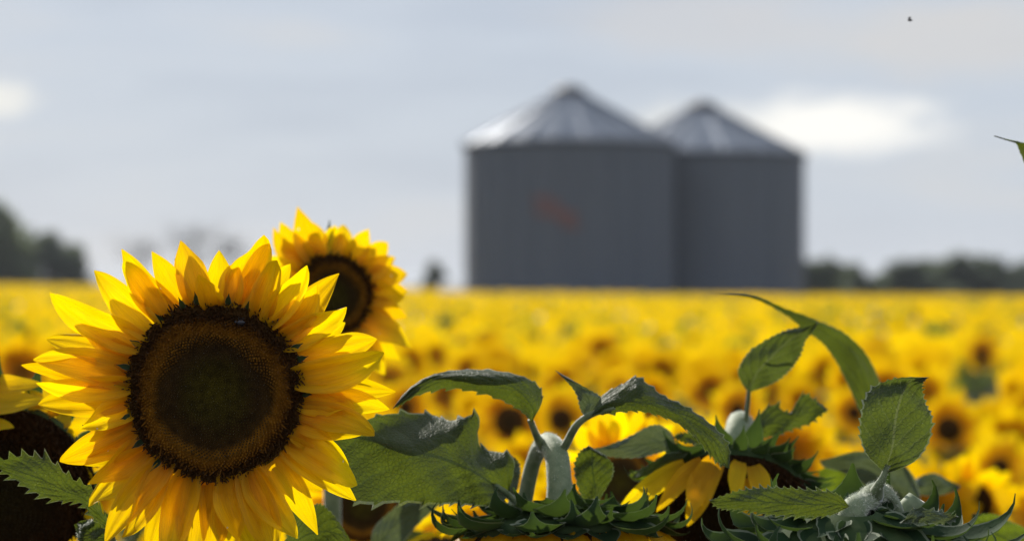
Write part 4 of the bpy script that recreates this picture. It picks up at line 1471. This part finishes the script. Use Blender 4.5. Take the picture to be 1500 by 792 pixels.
def mass():
    r = np.random.default_rng(5)
    xy = pts[rest]
    n = len(xy)
    z = np.array([head_z(x, y) for x, y in xy])
    yaw = r.normal(0, 0.4, n)
    pit = r.normal(0.05, 0.22, n)
    s = r.uniform(0.85, 1.15, n)
    # low-count head variants: 12 petals of one quad pair each
    cv, cuv, cf = [], [], []
    nvar = 6
    variants = []
    for q in range(nvar):
        rr = np.random.default_rng(300 + q)
        V, UV, F = [], [], []
        Rd = rr.uniform(0.02, 0.036)
        for k in range(13):
            a = 2 * math.pi * (k + rr.uniform(-0.3, 0.3)) / 13
            L = rr.uniform(0.085, 0.12)
            lift = rr.uniform(-0.25, 0.4)
            d = np.array([math.cos(a), 0, math.sin(a)])
            t = np.array([-math.sin(a), 0, math.cos(a)])
            nn = np.array([0, -1.0, 0])
            b0 = d * Rd * 0.85
            dd = d * math.cos(lift) + nn * math.sin(lift)
            m = b0 + dd * L * 0.5 + nn * rr.uniform(-0.01, 0.01)
            w = rr.uniform(0.022, 0.03)
            k0 = len(V)
            V += [b0, m + t * w, b0 + dd * L, m - t * w]
            UV += [(0, 0), (0.5, 1), (1, 0), (0.5, -1)]
            F.append((k0, k0 + 1, k0 + 2, k0 + 3))
        variants.append((np.array(V), np.array(UV), np.array(F), Rd))
    which = r.integers(0, nvar, n)

    def place(loc, idx):
        """local points -> world for plants idx"""
        c, sn = np.cos(pit[idx])[:, None], np.sin(pit[idx])[:, None]
        X = loc[None, :, 0] * s[idx][:, None]
        Y = loc[None, :, 1] * s[idx][:, None]
        Z = loc[None, :, 2] * s[idx][:, None]
        Y, Z = Y * c - Z * sn, Y * sn + Z * c
        Y = Y - 0.05
        c, sn = np.cos(yaw[idx])[:, None], np.sin(yaw[idx])[:, None]
        X, Y = X * c - Y * sn, X * sn + Y * c
        return np.stack([X + xy[idx, 0][:, None], Y + xy[idx, 1][:, None], Z + z[idx][:, None]], axis=2).reshape(-1, 3)
    PV, PU, PF, DV, DF, DR, off, doff = [], [], [], [], [], [], 0, 0
    for q in range(nvar):
        idx = np.where(which == q)[0]
        V, UV, F, Rd = variants[q]
        PV.append(place(V, idx))
        PU.append(np.tile(UV, (len(idx), 1)))
        PF.append((F[None] + (np.arange(len(idx)) * len(V))[:, None, None]).reshape(-1, 4) + off)
        off += len(idx) * len(V)
        ring = [(Rd * math.cos(2 * math.pi * k / 8), -0.008, Rd * math.sin(2 * math.pi * k / 8)) for k in range(8)]
        dv = np.array(ring + [(0, -0.02, 0)])
        df = np.array([(k, (k + 1) % 8, 8) for k in range(8)])
        DV.append(place(dv, idx))
        DR.append(np.tile([1] * 8 + [0], len(idx)))
        DF.append((df[None] + (np.arange(len(idx)) * 9)[:, None, None]).reshape(-1, 3) + doff)
        doff += len(idx) * 9
    root = thing('sunflower_field', (0, 60, 0), 'dense mass of far blurred yellow sunflowers stretching to the silos', 'sunflower field')
    root['kind'] = 'stuff'
    root.location = (0, 0, 0)
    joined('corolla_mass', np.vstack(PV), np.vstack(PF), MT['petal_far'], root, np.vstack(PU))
    joined('disc_mass', np.vstack(DV), np.vstack(DF), MT['disc_far'], root, None, np.concatenate(DR))
    # leaves (two or three each) and stalks
    LV, LF, LU, off = [], [], [], 0
    near = xy[:, 1] < 60
    for rep in range(3):
        idx = np.where(near | (r.random(n) < 0.5))[0]
        a = r.uniform(0, 2 * math.pi, len(idx))
        L = r.uniform(0.16, 0.26, len(idx))
        h = z[idx] - r.uniform(-0.07, 0.35, len(idx))
        d = np.stack([np.cos(a), np.sin(a)], 1)
        t = np.stack([-np.sin(a), np.cos(a)], 1)
        w = L * 0.36
        up = r.uniform(-0.02, 0.12, len(idx))
        b = xy[idx] + np.array([0, 0.04])
        q = np.empty((len(idx), 4, 3))
        q[:, 0, :2], q[:, 0, 2] = b, h
        q[:, 1, :2], q[:, 1, 2] = b + d * (L * 0.5)[:, None] + t * w[:, None], h + up
        q[:, 2, :2], q[:, 2, 2] = b + d * L[:, None], h + up - L * 0.5
        q[:, 3, :2], q[:, 3, 2] = b + d * (L * 0.5)[:, None] - t * w[:, None], h + up
        LV.append(q.reshape(-1, 3))
        f4 = np.arange(len(idx) * 4).reshape(-1, 4)
        f3 = np.vstack([f4[:, [0, 1, 2]], f4[:, [0, 2, 3]]]) + off
        LF.append(f3)
        LU.append(np.tile([(0, 0), (0.5, 1), (1, 0), (0.5, -1)], (len(idx), 1)))
        off += len(idx) * 4
    joined('leaf_mass', np.vstack(LV), np.vstack(LF), MT['leaf_far'], root, np.vstack(LU))
    SV = np.empty((n, 6, 3))
    g = np.array([ground_z(x, y) for x, y in xy])
    for k in range(3):
        a = 2 * math.pi * k / 3
        for e, zz in ((0, g), (3, z)):
            SV[:, k + e, 0] = xy[:, 0] + 0.012 * math.cos(a)
            SV[:, k + e, 1] = xy[:, 1] + 0.02 + 0.012 * math.sin(a)
            SV[:, k + e, 2] = zz
    base = (np.arange(n) * 6)[:, None, None]
    SF = (np.array([(0, 1, 4, 3), (1, 2, 5, 4), (2, 0, 3, 5)])[None] + base).reshape(-1, 4)
    joined('stalk_mass', SV.reshape(-1, 3), SF, MT['stem'], root)
    print('field', len(single), n)


mass()


# ------------------------------------------------------------------ thin summer haze over the plain
def build_haze():
    x, y0, y1, z0, z1 = 3050, -320, 4050, -3.5, 16.0
    v = [(a, b, c) for c in (z0, z1) for b in (y0, y1) for a in (-x, x)]
    f = [(0, 2, 3, 1), (4, 5, 7, 6), (0, 1, 5, 4), (2, 6, 7, 3), (0, 4, 6, 2), (1, 3, 7, 5)]
    M = Mat('haze')
    M.nt.nodes.remove(M.b)
    vol = M.n('ShaderNodeVolumePrincipled')
    vol.inputs['Color'].default_value = (0.86, 0.92, 1.0, 1)
    vol.inputs['Density'].default_value = HAZE
    vol.inputs['Anisotropy'].default_value = 0.1
    M.l(vol.outputs[0], M.out.inputs['Volume'])
    o = part('haze', v, f, M.m, None, smooth=False)
    o['kind'] = 'stuff'
    o['label'] = 'thin pale blue haze in the air over the field'
    o['category'] = 'haze'


HAZE = 0.00026
build_haze()
